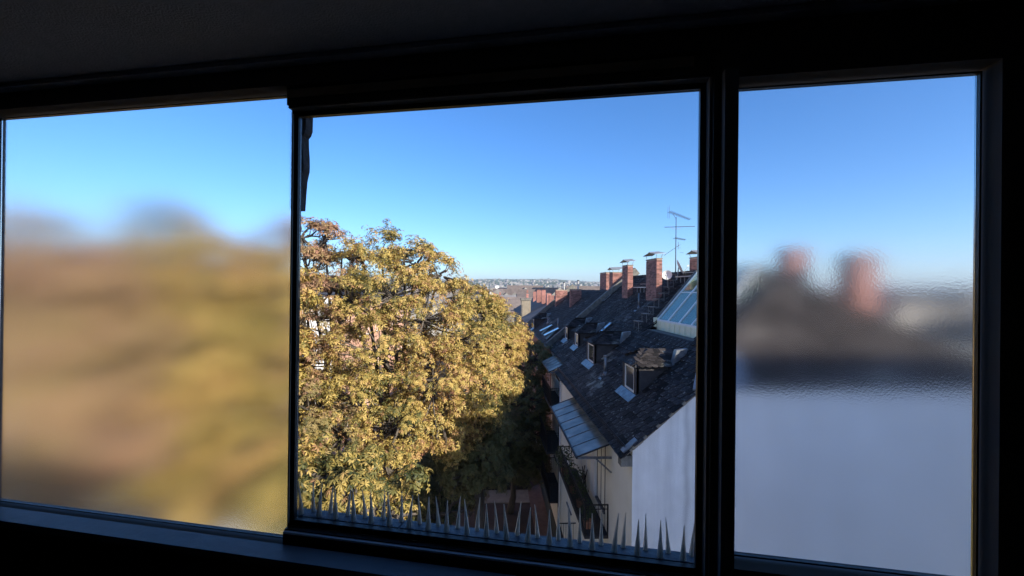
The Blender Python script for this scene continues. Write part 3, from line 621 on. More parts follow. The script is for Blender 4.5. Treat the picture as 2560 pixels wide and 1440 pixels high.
# ------------------------------------------------------------------ on the roofs
chimney('chimney', 'largest and nearest brick chimney, with a folded metal cap', 8.27, 8.56, 21.24, 22.7, -.8, 1.58)
chimney('chimney', 'slender brick chimney left of the largest one, with a metal cap', 8.3, 8.63, 25.9, 27.0, -.8, 1.5)
chimney('chimney', 'brick chimney behind the ridge at the right edge of the clear pane', 10.45, 11.2, 21.4, 22.3, -.6, 1.7)
chimney('chimney', 'wide brick chimney with a flat cap at the top of the parapet', 8.75, 9.45, 30.7, 31.6, -.6, 1.25, real=True)
chimney('chimney', 'uncapped dark-sided brick chimney behind the parapet top', 9.3, 9.9, 34.5, 36.5, -1, 1.4, cap=False)
chimney('chimney', 'left brick chimney of the two blurred behind the right frosted pane', 11.1, 11.9, 15.6, 16.3, -1.5, 1.6, cap=False)
chimney('chimney', 'right brick chimney of the two blurred behind the right frosted pane', 12.3, 13.1, 14.0, 14.8, -2.5, 1.3, cap=False)
def chim_px(label, pxl, pxr, pyt, pyb, dy=.5):
    p = on_roof(pxl, pyb); q = at(pxr, pyb, p.y); t = at(pxl, pyt, p.y)
    chimney('chimney', label, p.x, q.x, p.y, p.y+dy, p.z-.6, t.z, cap=False)
    return p, q, t
p, q, t = chim_px('broad brick chimney, left of the pair on the third house', 1389, 1418, 725, 768)
p2, q2, t2 = chim_px('broad brick chimney, right of the pair on the third house', 1426, 1453, 724, 770)
for a, b, T, lab in ((p,q,t,'thin flue pipe standing on the left chimney of the third house'),(p2,q2,t2,'tall flue pipe standing on the right chimney of the third house')):
    x = a.x+(b.x-a.x)*.75; v = thing('flue_pipe', lab, 'flue', (x, a.y+.25, T.z+.05), 0, 'flue pipes'); MB().tube([(0,0,0),(0,0,.75)], .07, 8).build('pipe', M['steel'], v); MB().tube([(0,0,.72),(0,0,.8)], .11, 8).build('hood', M['darkmetal'], v)
vent_pipe('vent pipe in front of the near dormer, standing on the lower slates', 1513, 938, .78, .055)
vent_pipe('thin vent pipe below the largest chimney', 1597, 771, .8, .04, False)
vent_pipe('thin vent pipe on the third house beside the open skylights', 1395, 820, .7, .05)
vent_pipe('short thick vent pipe on the third house above the skylights', 1371, 808, .45, .09)
skylight('small skylight high on the slates, left of the slender chimney', on_roof(1518, 748), .5, .7)
skylight('left one of two propped open skylights on the third house', on_roof(1369, 826), .8, 1.2, rad(14))
skylight('right one of two propped open skylights on the third house', on_roof(1383, 836), .9, 1.3, rad(14))
for (px,py,lab) in ((1469,811,'blue metal roof hatch above the fourth dormer'),(1517,822,'blue metal roof hatch above the third dormer'),(1362,791,'small metal roof hatch far up on the third house')):
    skylight(lab, on_roof(px, py), .45, .8)
# roof steps
steps = [(1597,822),(1617,803),(1633,786),(1647,766),(1660,751),(1672,735),(1683,718),(1688,703)]
for i,(px,py) in enumerate(steps):
    p = on_roof(px, py); lab = ('lowest','second lowest','third','fourth','fifth','sixth','second highest','highest')[i]+' metal roof step climbing past the largest chimney'
    s = thing('roof_step', lab, 'roof step', p, 0, 'metal roof steps'); h = .36
    MB().box(-.17,.1,-.33,.33,h-.02,h+.01).build('tread', M['step'], s)
    for y in (-.3,.3): MB().bar((-.12,y,-.1),(-.12,y,h-.02),.022).build('leg', M['step'], s)
for (x,y,L,lab) in ((8.75,22.85,2.9,'long roof walkway board between the two capped chimneys'),(9.35,18.9,2.2,'roof walkway board just below the ridge by the dishes')):
    s = thing('roof_walkway', lab, 'walkway', (x,y,roofz(x)))
    MB().box(-.14,.14,0,L,.32,.37).build('board', M['steel'], s); MB().bar((.3,0,.55),(.3,L,.55),.03).build('rail', M['steel'], s)
    for k in range(5): MB().bar((0,L*(k+.5)/5,-.1),(0,L*(k+.5)/5,.32),.03).build('leg', M['steel'], s)
rg.build('ridge', M['slate'], near)
# antenna
ap_ = at(1689, 676, 23.0); an = thing('antenna', 'tall rooftop aerial mast with several antennas against the sky', 'antenna', (ap_.x, 23.0, ap_.z-.2))
MB().tube([(0,0,-.1),(0,0,1.5),(0,0,3.1)], [.028,.024,.018], 8).build('mast', M['darkmetal'], an)
def yagi(z, tilt, L0, L1, els, ew, dirv=(1,0)):
    d = Vector((dirv[0], dirv[1], math.tan(tilt))).normalized(); side = Vector((-dirv[1], dirv[0], 0)).normalized(); mb = MB(); mb.bar(d*L0+Vector((0,0,z)), d*L1+Vector((0,0,z)), .018)
    for k in range(els):
        t = L0+(L1-L0)*k/(els-1); c = d*t+Vector((0,0,z)); w_ = ew*(1-.35*k/els); mb.bar(c-side*w_/2+Vector((0,0,.03)), c+side*w_/2+Vector((0,0,-.03)), .014)
    return mb
y1 = yagi(3.25, rad(-13), -.45, .95, 16, .34, (.95,.3)); y1.bar((-.42,-.1,3.0),(-.42,-.1,3.7),.01); y1.bar((-.42,.1,3.05),(-.42,.1,3.65),.01); y1.bar((-.2,0,3.28),(0,0,3.0),.015); y1.build('yagi', M['darkmetal'], an)
MB().bar((-.6,.1,2.55),(1.0,-.1,2.6),.028).build('crossbar', M['darkmetal'], an); MB().tube([(-.28,0,2.56),(-.2,0,2.46),(.2,0,2.46),(.28,0,2.57)], .01, 5).build('dipole', M['steel'], an)
yagi(1.95, rad(-5), -.08, .62, 9, .25, (.95,.3)).build('yagi', M['darkmetal'], an)
m_ = MB(); m_.bar((-.65,0,1.0),(.25,0,1.62),.016)
for x,z,w_ in ((-.6,1.02,.7),(-.4,1.18,.75),(-.15,1.34,.8),(.1,1.5,.85)): m_.bar((x-.1,-w_/2,z),(x+.12,w_/2,z+.02),.01)
m_.bar((0,-.5,1.15),(.6,.4,1.2),.012); m_.bar((.1,-.3,1.45),(.45,.5,1.42),.01); m_.bar((.13,0,1.35),(.13,0,1.75),.015); m_.build('folded_aerial', M['darkmetal'], an)
def dish(label, px, py, Y, r, face):
    p = at(px, py, Y); t = thing('satellite_dish', label, 'satellite dish', p, 0, 'satellite dishes'); mb = MB(); f = Vector(face).normalized(); a = f.cross(Vector((0,0,1))).normalized(); b = a.cross(f)
    vs = [f*-.05]; n = 16
    for k in range(n): an_ = 2*math.pi*k/n; vs.append((a*math.cos(an_)+b*math.sin(an_))*r*.6 - f*.025)
    for k in range(n): an_ = 2*math.pi*k/n; vs.append((a*math.cos(an_)+b*math.sin(an_))*r + f*.04)
    fs = [(0,1+k,1+(k+1)%n) for k in range(n)] + [(1+k,1+n+k,1+n+(k+1)%n,1+(k+1)%n) for k in range(n)]
    mb.add(vs, fs); mb.build('reflector', M['white'], t, True); MB().bar(b*-r*.9, f*.4-b*.1, .02).build('arm', M['steel'], t); MB().obox(f*.4-b*.1, a*.03, b*.03, f*.05).build('receiver', M['white'], t)
    MB().bar(f*-.05, f*-.15+Vector((0,0,-.6)), .04).build('bracket', M['steel'], t)
dish('small white dish beside the largest chimney, facing the street', 1668, 688, 21.6, .25, (-.6,-.9,.3))
dish('larger satellite dish on the ridge right of the aerial mast, seen edge-on', 1699, 668, 21.6, .42, (.95,-.35,.45))
a2 = at(1367, 735, 95); an2 = thing('antenna', 'thin small aerial far off above the roofs, left of the broad chimneys', 'antenna', a2); MB().bar((0,0,-2),(0,0,3.2),.06).build('mast', M['darkmetal'], an2)
m_ = MB(); m_.bar((-.8,0,2.6),(.6,0,2.9),.05); m_.bar((-.2,0,1.6),(1.0,0,1.5),.05); m_.build('yagi', M['steel'], an2)
a2 = at(1405, 725, 60); an3 = thing('antenna', 'short aerial behind the left broad chimney', 'antenna', a2); MB().bar((0,0,-2),(0,0,.8),.05).build('mast', M['darkmetal'], an3)

# ------------------------------------------------------------------ houses on the left of the street, behind the trees
lw = thing('house', 'white house behind the leftmost trees', 'house')
MB().box(-22,-11,-16,31,G,-.4).build('wall', M['wplaster'], lw); MB().prism([(-22.3,-16,-.5),(-10.7,-16,-.5),(-13.2,-16,1.0),(-19.5,-16,1.0)], (0,47,0)).build('roof', M['slate_far'], lw)  # white wall runs on unseen past the view, lengthened to bounce sunlight
for y in (8,11,14,17,20,23,26,28.6):
    for z in (-3.4,-6.7,-10,-13.3): window_part(lw, -11, y, y+1.15, z, z+1.9, 1)
lp = thing('house', 'salmon plastered house glimpsed between the golden trees', 'house')
MB().box(-22,-11,31.02,58,G,-1.2).build('wall', M['pink'], lp); MB().prism([(-22.3,31.02,-1.3),(-10.7,31.02,-1.3),(-16.5,31.02,1.2)], (0,27,0)).build('roof', M['slate_far'], lp)
for y in (33,36,39,42,45,48,51,54):
    for z in (-4.2,-7.5,-10.8,-14.1): window_part(lp, -11, y, y+1.15, z, z+1.9, 1)
far_house('grey roofed house on the left behind the salmon house', -22, -11, 58.5, 90, -3.2, -.8, M['wallmix'], M['roofgrey'])
pb = thing('planter', 'long dark raised planting bed beside the pale path', 'planter', (0,33.2,G)); MB().box(-1.5,3.0,-.9,.0,0,.7).build('box', M['skin_dark'], pb); MB().box(-1.4,2.9,.001,1.0,0,.6).build('soil', M['soil'], pb)

# ------------------------------------------------------------------ trees
LEAFLETS = [(-2.0,.62),(-1.15,.85),(0,1.0),(1.15,.85),(2.0,.62)]
def leaf_local(fine, rnd):
    """palmate leaf: origin at its stalk, leaflets in the xy plane drooping"""
    V = []; Q = []
    la = [(-2.25,.5),(-1.45,.72),(-.72,.93),(0,1),(.72,.93),(1.45,.72),(2.25,.5)] if fine else LEAFLETS
    for a, l in la:
        a += rnd.gauss(0, .08); c, s = math.cos(a), math.sin(a); dr = rnd.uniform(.2, .75)
        def P(r, w, z): return (r*c-w*s, r*s+w*c, z-dr*r*r)
        b = len(V); w_ = .115*l+.02
        if fine:
            V += [P(.03,0,0), P(.6*l,-w_,.05), P(l,0,0), P(.6*l,w_,.05), P(.6*l,0,-.01), P(.3*l,-w_*.6,.03), P(.3*l,w_*.6,.03)]
            Q += [(b,b+5,b+4),(b+5,b+1,b+4),(b+1,b+2,b+4),(b+4,b+2,b+3),(b+6,b+4,b+3),(b,b+4,b+6)]
        else:
            V += [P(.03,0,0), P(.6*l,-w_*1.15,.06), P(l,0,0), P(.6*l,w_*1.15,.0)]; Q += [(b,b+1,b+2,b+3)]
    return V, Q
def rot_frames(nrm, spin):
    n = nrm/np.linalg.norm(nrm, axis=1, keepdims=True); ref = np.tile(np.array([0.,0,1]), (len(n),1)); ref[np.abs(n[:,2]) > .95] = (1,0,0)
    a = np.cross(ref, n); a /= np.linalg.norm(a, axis=1, keepdims=True); b = np.cross(n, a); c, s = np.cos(spin)[:,None], np.sin(spin)[:,None]
    return a*c+b*s, -a*s+b*c, n
def noise3(P, sc, ph=0):
    x, y, z = (P*sc).T
    return (np.sin(x*1.7+1.3*np.sin(y*1.1+ph)+ph)+np.sin(y*1.9+1.1*np.sin(z*1.3+ph*2))+np.sin(z*2.1+1.2*np.sin(x*.9-ph)))/3
def tree(label, blobs, trunk, ntips, size, m, tint, nleaf=300, per=8, trunk_r=.22, group=None, tint_up=0, spread=.34, gaps=.0, core=.72, seed=0):
    base = Vector(trunk); t = thing('chestnut_tree', label, 'tree', base, 0, group); B0 = np.array(base)
    bl = np.array([[*at(a, b, Y), r] for a, b, Y, r in blobs])
    rng = np.random.default_rng(100+seed)
    pw = bl[:,3]**2; pw = pw/pw.sum(); bi = rng.choice(len(bl), ntips*3, p=pw)
    d = rng.normal(size=(ntips*3,3)); d /= np.linalg.norm(d, axis=1, keepdims=True)
    rr = (core+(1.06-core)*rng.random(ntips*3)**.6)*(1+.22*noise3(d, 3.1, 1.0)); rr *= np.where(rng.random(ntips*3) < .14, rng.uniform(.25,.8,ntips*3), 1); rr *= np.where(rng.random(ntips*3) < .09, rng.uniform(1.08,1.32,ntips*3), 1)
    tip = bl[bi,:3]+d*(rr*bl[bi,3])[:,None]*np.array([1,1,.92])
    keep = (noise3(tip, 2.6, seed*.7) > -.2+gaps) & (noise3(tip, 4.7, seed+2.) > -.5+gaps)
    inside = np.zeros(len(tip), bool)
    for q in bl: inside |= (np.linalg.norm((tip-q[:3])/q[3], axis=1) < .55)
    keep &= ~(inside & (rng.random(len(tip)) < .75)); keep &= tip[:,2] > G+.3
    tip = tip[keep][:ntips]; d = d[keep][:ntips]; bi = bi[keep][:ntips]; n = len(tip)
    P = np.repeat(tip, per, axis=0); Dn = np.repeat(d, per, axis=0); N = len(P)
    off = rng.normal(size=(N,3)); off /= np.linalg.norm(off, axis=1, keepdims=True); off[:,2] *= .55
    P = P + off*(spread*rng.uniform(.35,1.0,N))[:,None]
    nrm = np.array([0,0,1.])*.9 + off*.85 + Dn*.55 + rng.normal(size=(N,3))*.28
    A, Bv, C = rot_frames(nrm, rng.random(N)*6.283); S = size*rng.uniform(.6,1.15,N)
    zn = (P[:,2]-P[:,2].min())/(np.ptp(P[:,2])+1e-6)
    T = np.clip(tint + .22*noise3(P, .9, 3+seed)+ np.repeat(rng.normal(0,.09,n), per) + rng.normal(0,.15,N) + tint_up*(zn-.5), 0, 1)
    order = np.argsort(np.linalg.norm(P, axis=1)) ; vis = order[:nleaf]; rest = order[nleaf:]
    # joined foliage
    vars_ = [leaf_local(False, random.Random(k)) for k in range(6)]; allv = []; allq = []; allt = []; base_i = 0
    vi = rng.integers(0, 6, N)
    for k in range(6):
        idx = rest[vi[rest] == k]; lv = np.array(vars_[k][0]); lq = np.array(vars_[k][1])
        W = (P[idx]-B0)[:,None,:] + S[idx][:,None,None]*(lv[None,:,0:1]*A[idx][:,None,:]+lv[None,:,1:2]*Bv[idx][:,None,:]+lv[None,:,2:3]*C[idx][:,None,:])
        allv.append(W.reshape(-1,3)); q = lq[None]+(base_i+np.arange(len(idx))*len(lv))[:,None,None]; allq.append(q.reshape(-1,4)); base_i += len(idx)*len(lv)
        allt.append(np.repeat(T[idx], len(lq)))
    Vv = np.concatenate(allv); Qq = np.concatenate(allq); Tt = np.concatenate(allt)
    me = D.meshes.new('foliage'); me.vertices.add(len(Vv)); me.vertices.foreach_set('co', Vv.astype('f').ravel()); me.loops.add(Qq.size); me.loops.foreach_set('vertex_index', Qq.astype('i').ravel())
    me.polygons.add(len(Qq)); me.polygons.foreach_set('loop_start', np.arange(0, Qq.size, 4, dtype='i')); me.update(calc_edges=True)
    at_ = me.attributes.new('tint', 'FLOAT', 'FACE'); at_.data.foreach_set('value', np.clip(Tt+rng.normal(0,.04,len(Tt)),0,1).astype('f')); me.materials.append(m)
    o = D.objects.new('foliage', me); COL.objects.link(o); o.parent = t; tag(o, kind='stuff')
    # the nearest leaves one by one
    fm = []
    for k in range(10):
        lv, lq = leaf_local(True, random.Random(50+k)); me = D.meshes.new('leaf'); me.from_pydata(lv, [], lq); a_ = me.attributes.new('tint', 'FLOAT', 'FACE'); a_.data.foreach_set('value', [min(1,max(0,k/9.0+random.gauss(0,.03))) for _ in lq]); me.materials.append(m); me.update(); fm.append(me)
    for i in vis:
        ob = D.objects.new('leaf', fm[int(round(T[i]*9))]); COL.objects.link(ob); ob.parent = t; s = S[i]
        a, b, c, p = A[i]*s, Bv[i]*s, C[i]*s, P[i]-B0
        ob.matrix_local = Matrix(((a[0],b[0],c[0],p[0]),(a[1],b[1],c[1],p[1]),(a[2],b[2],c[2],p[2]),(0,0,0,1)))
    # trunk, limbs and twigs
    ctr = Vector(bl[:,:3].mean(axis=0)); low = bl[:,2].min(); fork = Vector((base.x*.75+ctr.x*.25, base.y*.75+ctr.y*.25, base.z+(low-base.z)*.75)) - base
    MB().tube([(0,0,-.2), fork*.5+Vector((.15,.1,0)), fork], [trunk_r*1.35, trunk_r, trunk_r*.85], 10).build('trunk', M['bark'], t, True)
    for q in bl[:12]:
        e = Vector(q[:3])-base; mid = fork*.5+e*.5+Vector((random.uniform(-.4,.4),random.uniform(-.4,.4),-.5)); fork2 = fork+(mid-fork)*.5+Vector((0,0,.2))
        MB().tube([fork*.96, fork2, mid, e], [trunk_r*.6, trunk_r*.42, trunk_r*.3, trunk_r*.12], 6).build('branch', M['bark'], t, True)
    tw_ = MB(); pick = rng.choice(n, min(n, 420), replace=False)
    for i in pick:
        e = Vector(tip[i])-base; q = Vector(bl[bi[i],:3])-base; s0 = q+(e-q)*random.uniform(-.3,.3); mid = (s0+e)/2+Vector((random.uniform(-.2,.2),random.uniform(-.2,.2),-.12))
        tw_.tube([s0, mid, e], [.042, .028, .01], 4, False)
    tag(tw_.build('twigs', M['bark'], t), kind='stuff')
    return t
TG = 'chestnut trees in the street'
tree('tall golden chestnut in the middle of the view, taller than the horizon roofs', [(955,625,18,1.05),(1010,620,18,.85),(1040,660,18,1.1),(905,640,18.5,1.0),(1095,690,17.5,1.0),(1135,745,17.5,.8),(980,740,17,1.6),(885,760,17,1.3),(1060,800,16.5,1.6),(950,880,16,1.7),(1150,850,17,1.5),(1080,950,16,1.6),(900,1000,15.5,1.5),(1000,1060,15,1.3),(1180,940,17,1.3),(1100,1040,16,1.1),(960,1150,14.5,.9)],
     (-3.8,17,G), 4300, .15, M['gold'], .53, 300, 7, .3, TG, -.06, gaps=.27, seed=1)
tree('golden chestnut arching right over the street, lower than the tall one', [(1215,795,21,1.0),(1258,835,21,1.05),(1274,855,21,.6),(1228,870,20.5,1.4),(1245,955,20,1.0),(1195,1010,19.5,1.2),(1190,748,21.5,.8),(1245,760,22,.45),(1130,1090,18,.9)],
     (-.6,20.5,G), 2700, .152, M['gold'], .53, 300, 8, .24, TG, .05, gaps=.07, seed=2)
tree('rusty topped chestnut against the left edge of the clear pane', [(752,592,19,1.0),(812,600,19,.9),(855,635,19,.75),(770,680,18.5,1.2),(840,725,18,1.1),(760,790,17,1.3),(740,900,16,1.3),(820,840,17,1.2),(775,1030,15,1.3),(850,1090,15,1.1),(700,640,19,1.4),(660,760,18,1.6),(680,1000,16,1.5)],
     (-6.2,17.5,G), 3400, .15, M['rust'], .5, 300, 7, .26, TG, .3, gaps=.36, seed=3)
tree('nearest low chestnut with bright yellow-green leaves just beyond the spikes', [(770,1210,10,.75),(870,1240,9.5,.65),(935,1262,9.5,.5),(1000,1290,9.8,.35),(900,1150,11,.6),(1035,1190,10,.22),(800,1300,9.5,.7),(985,1235,10.4,.3),(700,1250,9.5,.8)],
     (-3.4,9.8,G), 560, .17, M['gold'], .36, 300, 7, .16, TG, 0, spread=.26, gaps=.15, seed=4)
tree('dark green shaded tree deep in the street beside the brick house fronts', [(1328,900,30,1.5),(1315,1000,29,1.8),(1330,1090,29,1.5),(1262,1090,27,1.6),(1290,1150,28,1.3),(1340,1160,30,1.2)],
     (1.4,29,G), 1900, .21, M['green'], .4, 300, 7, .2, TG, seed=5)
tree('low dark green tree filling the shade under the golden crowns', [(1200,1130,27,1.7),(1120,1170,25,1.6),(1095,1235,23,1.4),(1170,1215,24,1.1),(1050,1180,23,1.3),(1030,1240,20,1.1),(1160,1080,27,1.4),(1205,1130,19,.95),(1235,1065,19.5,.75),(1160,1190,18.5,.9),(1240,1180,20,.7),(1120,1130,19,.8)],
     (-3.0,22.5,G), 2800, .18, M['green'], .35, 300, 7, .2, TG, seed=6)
tree('golden chestnut seen through the middle of the left frosted pane', [(420,610,15,1.5),(520,700,15,1.6),(360,760,14,1.7),(480,880,13.5,1.8),(350,980,13,1.6),(560,1020,14,1.5),(440,1130,12,1.3),(600,860,15,1.4),(620,700,16,1.2),(600,1150,12,1.2),(680,720,16,1.5),(690,900,15,1.4),(700,1180,12,1.2),(280,900,13,1.6),(500,1240,11,1.0)],
     (-9.4,13.5,G), 2400, .23, M['gold'], .52, 0, 7, .26, TG, seed=7)
tree('brownish chestnut seen through the left part of the left frosted pane', [(60,640,9.6,1.15),(120,850,8.6,1.1),(10,770,8.8,1.05),(180,740,9.4,1.1),(240,680,10,.9),(40,900,8.6,1.2),(180,960,8.8,1.1),(60,1080,8,.9),(260,1100,8.6,.9),(20,1180,8,.8),(150,1180,8,.8),(300,860,10,1.0)],
     (-8.6,9.0,G), 1700, .17, M['rust'], .5, 0, 7, .26, TG, seed=8)
# plants on the long balcony
def bush(label, loc, r, n, m, pot=True, sz=.06, seed=0):
    t = thing('potted_plant', label, 'plant', loc, 0, 'balcony plants'); rng = np.random.default_rng(seed)
    if pot: MB().tube([(0,0,0),(0,0,.26)], [.12,.16], 12).build('pot', M['terra'], t)
    d = rng.normal(size=(n,3)); d /= np.linalg.norm(d, axis=1, keepdims=True); P = d*r*(rng.random(n)**.4)[:,None]; P[:,2] = P[:,2]*1.2+r*1.1+.25*pot
    V = []; Fq = []
    for p, q in zip(P, d):
        a = Vector(rng.normal(size=3)).normalized()*sz; b = Vector(rng.normal(size=3)).normalized()*sz*.5; b_ = len(V); p = Vector(p); V += [p-a, p+b, p+a, p-b]; Fq.append((b_,b_+1,b_+2,b_+3))
    o = MB().add(V, Fq).build('foliage', m, t); tag(o, kind='stuff')
    for k in range(4): MB().tube([(0,0,.1),Vector(P[k])], [.012,.005], 4).build('stem', M['bark'], t)
pg = mat('balcony plant green', (.035,.06,.02), (.08,.11,.04), 9, .7)
bush('bushy climbing plant at the far end of the long balcony', (3.3,18.7,-8.05), .45, 420, pg, seed=1)
bush('leafy plant halfway along the long balcony', (3.35,17.0,-8.05), .4, 320, pg, seed=2)
bush('small shrub against the rail of the long balcony', (3.4,15.9,-8.05), .3, 220, pg, seed=3)
bush('plant in a terracotta pot at the near end of the long balcony', (3.35,14.5,-8.05), .3, 220, pg, seed=4)
bush('trailing plant on the balcony one storey lower', (3.4,14.6,-11.5), .4, 260, pg, seed=5)
ch = thing('folding_chair', 'folded chair leaning on the cream wall at the end of the long balcony', 'chair', (3.8,16.9,-8.05)); m_ = MB()
for y in (0,.42): m_.bar((-.12,y,0),(.08,y,.95),.03); m_.bar((.05,y,0),(-.02,y,.9),.03)
m_.build('frame', M['iron'], ch); MB().obox((-.02,.21,.6), (.02,0,.09), (0,.19,0), (.012,0,0)).build('seat', M['darkmetal'], ch)

# ------------------------------------------------------------------ the room and its windows (wall frame: u to the right, n outward)
RW = -WROT
def wobj(name, mb, m, parent=None, kind=None):
    o = mb.build(name, m, parent)
    if parent is None: o.rotation_euler = (0,0,RW)
    if kind: o['kind'] = kind
    return o
LZ0, LZ1, CZ0, CZ1, RZ0, RZ1 = -.645, .49, -.598, .437, -.556, .428   # pane heights: left, centre, right
LU0, LU1, CU0, CU1, RU0, RU1 = -1.75, -.763, -.747, .225, .290, .734
wn0, wn1 = .955, 1.015
wf = MB()
wf.box(-2.8, LU0-.012, wn0, wn1, -1.6, .75); wf.box(RU1+.012, 1.9, wn0, wn1, -1.6, .75)
wf.box(LU0-.012, LU1+.0035, wn0, wn1, LZ1+.012, .75); wf.box(LU0-.012, LU1+.0035, wn0, wn1, -1.6, LZ0-.012)
wf.box(LU1+.0035, .259, wn0, wn1, CZ1+.063, .75); wf.box(LU1+.0035, .259, wn0, wn1, -1.6, CZ0-.06)
wf.box(.259, RU1+.012, wn0, wn1, RZ1+.012, .75); wf.box(.259, RU1+.012, wn0, wn1, -1.6, RZ0-.012); wf.box(.259, RU0-.004, wn0, wn1, RZ0-.012, RZ1+.012)
wobj('window_wall', wf, M['room'], kind='structure')
wobj('ceiling', MB().box(-2.8,1.9,-2.6,wn0-.002,.56,.60), M['ceil'], kind='structure')
wobj('floor', MB().box(-2.8,1.9,-2.6,wn0-.002,-1.6,-1.55), M['room'], kind='structure')
wobj('wall_back', MB().box(-2.8,1.9,-2.66,-2.61,-1.6,.75), M['room'], kind='structure')
wobj('wall_left', MB().box(-2.86,-2.801,-2.66,wn1,-1.6,.75), M['room'], kind='structure')
wobj('wall_right', MB().box(1.901,1.96,-2.66,wn1,-1.6,.75), M['room'], kind='structure')
wobj('picture_rail', MB().box(-2.8,1.9,.925,wn0-.002,.548,.559), M['ceil'], kind='structure')
own = thing('building', 'dark building the view is taken from', 'building', (0,0,0), RW)
MB().box(-2.9,14,-12,.95,G,-1.61).build('wall', M['wplaster'], own); MB().box(-2.9,2.1,-12,1.0,.76,.9).build('roof', M['slate_far'], own); MB().box(1.97,14,-12,.94,-1.6,-1.2).build('wall', M['wplaster'], own)
MB().box(-2.9,1.96,-12,-2.67,-1.6,.755).build('wall', M['wplaster'], own)
slab = MB().box(15.3,29,-1,0,G,5.6).build('shade_slab', M['wplaster'], own); slab.rotation_euler = (0,0,WROT)  # added unseen slab, shaped to shade the gable and leave the trees sunlit
# centre window
cw = thing('window', 'large clear fixed window with dark frame in the centre', 'window', (0,0,0), RW)
def ring(parent, name, u0, u1, z0, z1, t, n0, n1, m, tb=None):
    tb = t if tb is None else tb
    MB().box(u0-t, u0, n0, n1, z0, z1).build(name, m, parent); MB().box(u1, u1+t, n0, n1, z0, z1).build(name, m, parent)
    MB().box(u0-t, u1+t, n0, n1, z1, z1+t).build(name, m, parent); MB().box(u0-t, u1+t, n0, n1, z0-tb, z0).build(name, m, parent)
ring(cw, 'sash', CU0, CU1, CZ0, CZ1, .0125, .990, 1.004, M['frame'], .0145)
MB().box(CU0-.0125, CU1+.034, .972, 1.012, CZ0-.062, CZ0-.0148).build('lower_rail', M['frame'], cw)
# bead just outside the sash
z1, z0 = CZ1+.0135, CZ0-.0225
MB().box(CU0-.0125, CU1+.019, .968, 1.0, z1, z1+.005).build('bead', M['bead'], cw)
MB().box(CU1+.0135, CU1+.019, .968, 1.0, z0, z1-.0005).build('bead', M['bead'], cw)
MB().box(CU0-.0045, CU0-.0003, .971, .9735, CZ0, CZ1).build('bead', M['bead'], cw)
# sloping inner ledge under the glass, front fillet, then the sill board
MB().prism([(CU0-.012,.989,CZ0-.0147),(CU0-.012,.966,CZ0-.0195),(CU0-.012,.966,CZ0-.024),(CU0-.012,.989,CZ0-.024)], (CU1-CU0+.024,0,0)).build('ledge', M['ledge'], cw)
MB().box(CU0-.012, CU1+.034, .9655, .9715, CZ0-.062, CZ0-.0242).build('lower_rail', M['frame'], cw)
MB().box(CU1+.0195, .259, .958, 1.0, z0-.02, z1+.04).build('jamb', M['frame'], cw)
MB().box(LU1+.0035, .259, .962, 1.0, z1+.0055, CZ1+.0625).build('head', M['frame'], cw)
MB().box(CU0-.01, CU1-.02, .9585, .9618, CZ1+.036, CZ1+.056).build('strip', M['brown'], cw)  # brown strip painted in to stand for a faint reflection
MB().box(CU0-.0, CU1, .9985, 1.0015, CZ0, CZ1).build('glass_pane', M['clear'], cw)
sb = thing('window_sill', 'broad dark inner sill board under the windows', 'sill', (0,0,0), RW)
MB().box(-2.3, 1.5, .897, .954, CZ0-.062, CZ0-.043).build('board', M['sill_in'], sb); MB().box(-2.3, 1.5, .905, .953, CZ0-.35, CZ0-.0625).build('apron', M['frame'], sb)
jb = thing('panel', 'narrow blue-grey upright panel on the wall right of the clear window', 'panel', (0,0,0), RW); MB().box(.2595, .2855, .935, .9545, -.68, .45).build('board', M['sill_in'], jb)
for nm, (u0,u1,z0_,z1_), lab in (('left',(LU0,LU1,LZ0,LZ1),'made-up wide frosted window filling the blurred band left of the clear one, trees blurred through it'),('right',(RU0,RU1,RZ0,RZ1),'made-up frosted window filling the blurred band right of the clear one, roofs and pale wall blurred through it')):
    t = thing('added_frosted_window', lab, 'window', (0,0,0), RW)  # both frosted windows are added to fill the blurred side bands
    ring(t, 'frame', u0, u1, z0_, z1_, .0028 if nm == 'left' else .0035, .986, 1.0, M['frame']); MB().box(u0, u1, .9945, 1.0005, z0_, z1_).build('glass_pane', M['frost'], t)
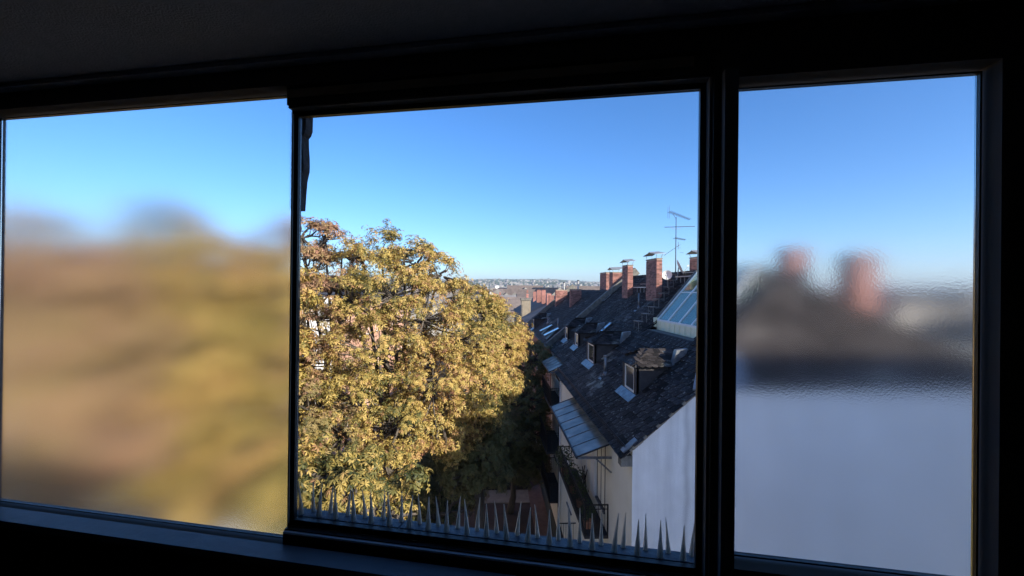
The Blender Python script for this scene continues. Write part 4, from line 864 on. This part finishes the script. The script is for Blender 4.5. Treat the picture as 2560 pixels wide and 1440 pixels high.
# outer sill and spikes
os_ = thing('outer_sill', 'weathered blue-grey metal sill outside carrying the spikes', 'sill', (0,0,0), RW)
MB().box(-.78,.275,1.016,1.057,CZ0-.03,CZ0-.008).build('sheet', M['outsill'], os_)
SZ = CZ0-.008; pitch = .0505
spike_me = []
for k in range(5):
    r = random.Random(k); mb = MB(); h = [.083,.080,.085,.081,.084][k]; lx, ly = r.uniform(-.005,.005), r.uniform(.0,.01)
    mb.tube([(0,0,0),(lx*.4,ly*.4,h*.5),(lx,ly,h)], [.0078,.0036,.0008], 8)
    me = D.meshes.new('spike'); me.from_pydata(mb.v, [], mb.f); me.materials.append(M['plastic']); spike_me.append(me)
strips = [(-.752,6,'pale plastic spike strip at the left end, in front of golden leaves'),(-.449,6,'pale plastic spike strip in front of the shaded courtyard'),(-.146,8,'pale plastic spike strip at the right end, in front of the balcony and gable')]
for u, n, lab in strips:
    t = thing('spike_strip', lab, 'bird spikes', (0,0,0), RW, 'plastic anti-bird spike strips')
    MB().box(u-.02, u+(n-1)*pitch+.026, 1.018, 1.055, SZ, SZ+.003).build('base', M['outsill'], t)
    for i in range(n):
        o = link_copy('spike', random.choice(spike_me), t, (u+i*pitch+random.uniform(-.0015,.0015), 1.026, SZ+.004)); o.rotation_euler = (rad(random.uniform(-2,2)), rad(random.uniform(-2,2)), random.uniform(0,6))
        o = link_copy('spike', random.choice(spike_me), t, (u+(i+.42)*pitch, 1.046, SZ+.004)); o.rotation_euler = (rad(random.uniform(-3,1)), rad(random.uniform(-3,3)), random.uniform(0,6)); o.scale = (.8,.8,.93)
# ragged stonework of the own facade seen past the left edge
st = MB(); prof = [(.53,.017),(.48,.018),(.45,.0175),(.437,.013),(.430,.006),(.40,.0075),(.375,.009),(.35,.0105),(.333,.010),(.322,.006),(.305,.002),(.27,.0005),(.22,-.003)]
vs = []; 
for z, w_ in prof:
    for uu, nn in ((-.85,1.1),(-.8235+w_*1.0,1.1),(-.8235+w_*1.0,1.13),(-.85,1.13)): vs.append((uu+random.uniform(-.0008,.0008)*(uu>-.84), nn, z))
fs = [(i*4+k,i*4+(k+1)%4,(i+1)*4+(k+1)%4,(i+1)*4+k) for i in range(len(prof)-1) for k in range(4)]+[(0,1,2,3),tuple(len(vs)-4+k for k in range(4))[::-1]]
sto = wobj('stone_ornament', st.add(vs, fs), M['stone']); tag(sto, 'dark ragged stonework just outside the top left corner of the clear pane', 'stonework')
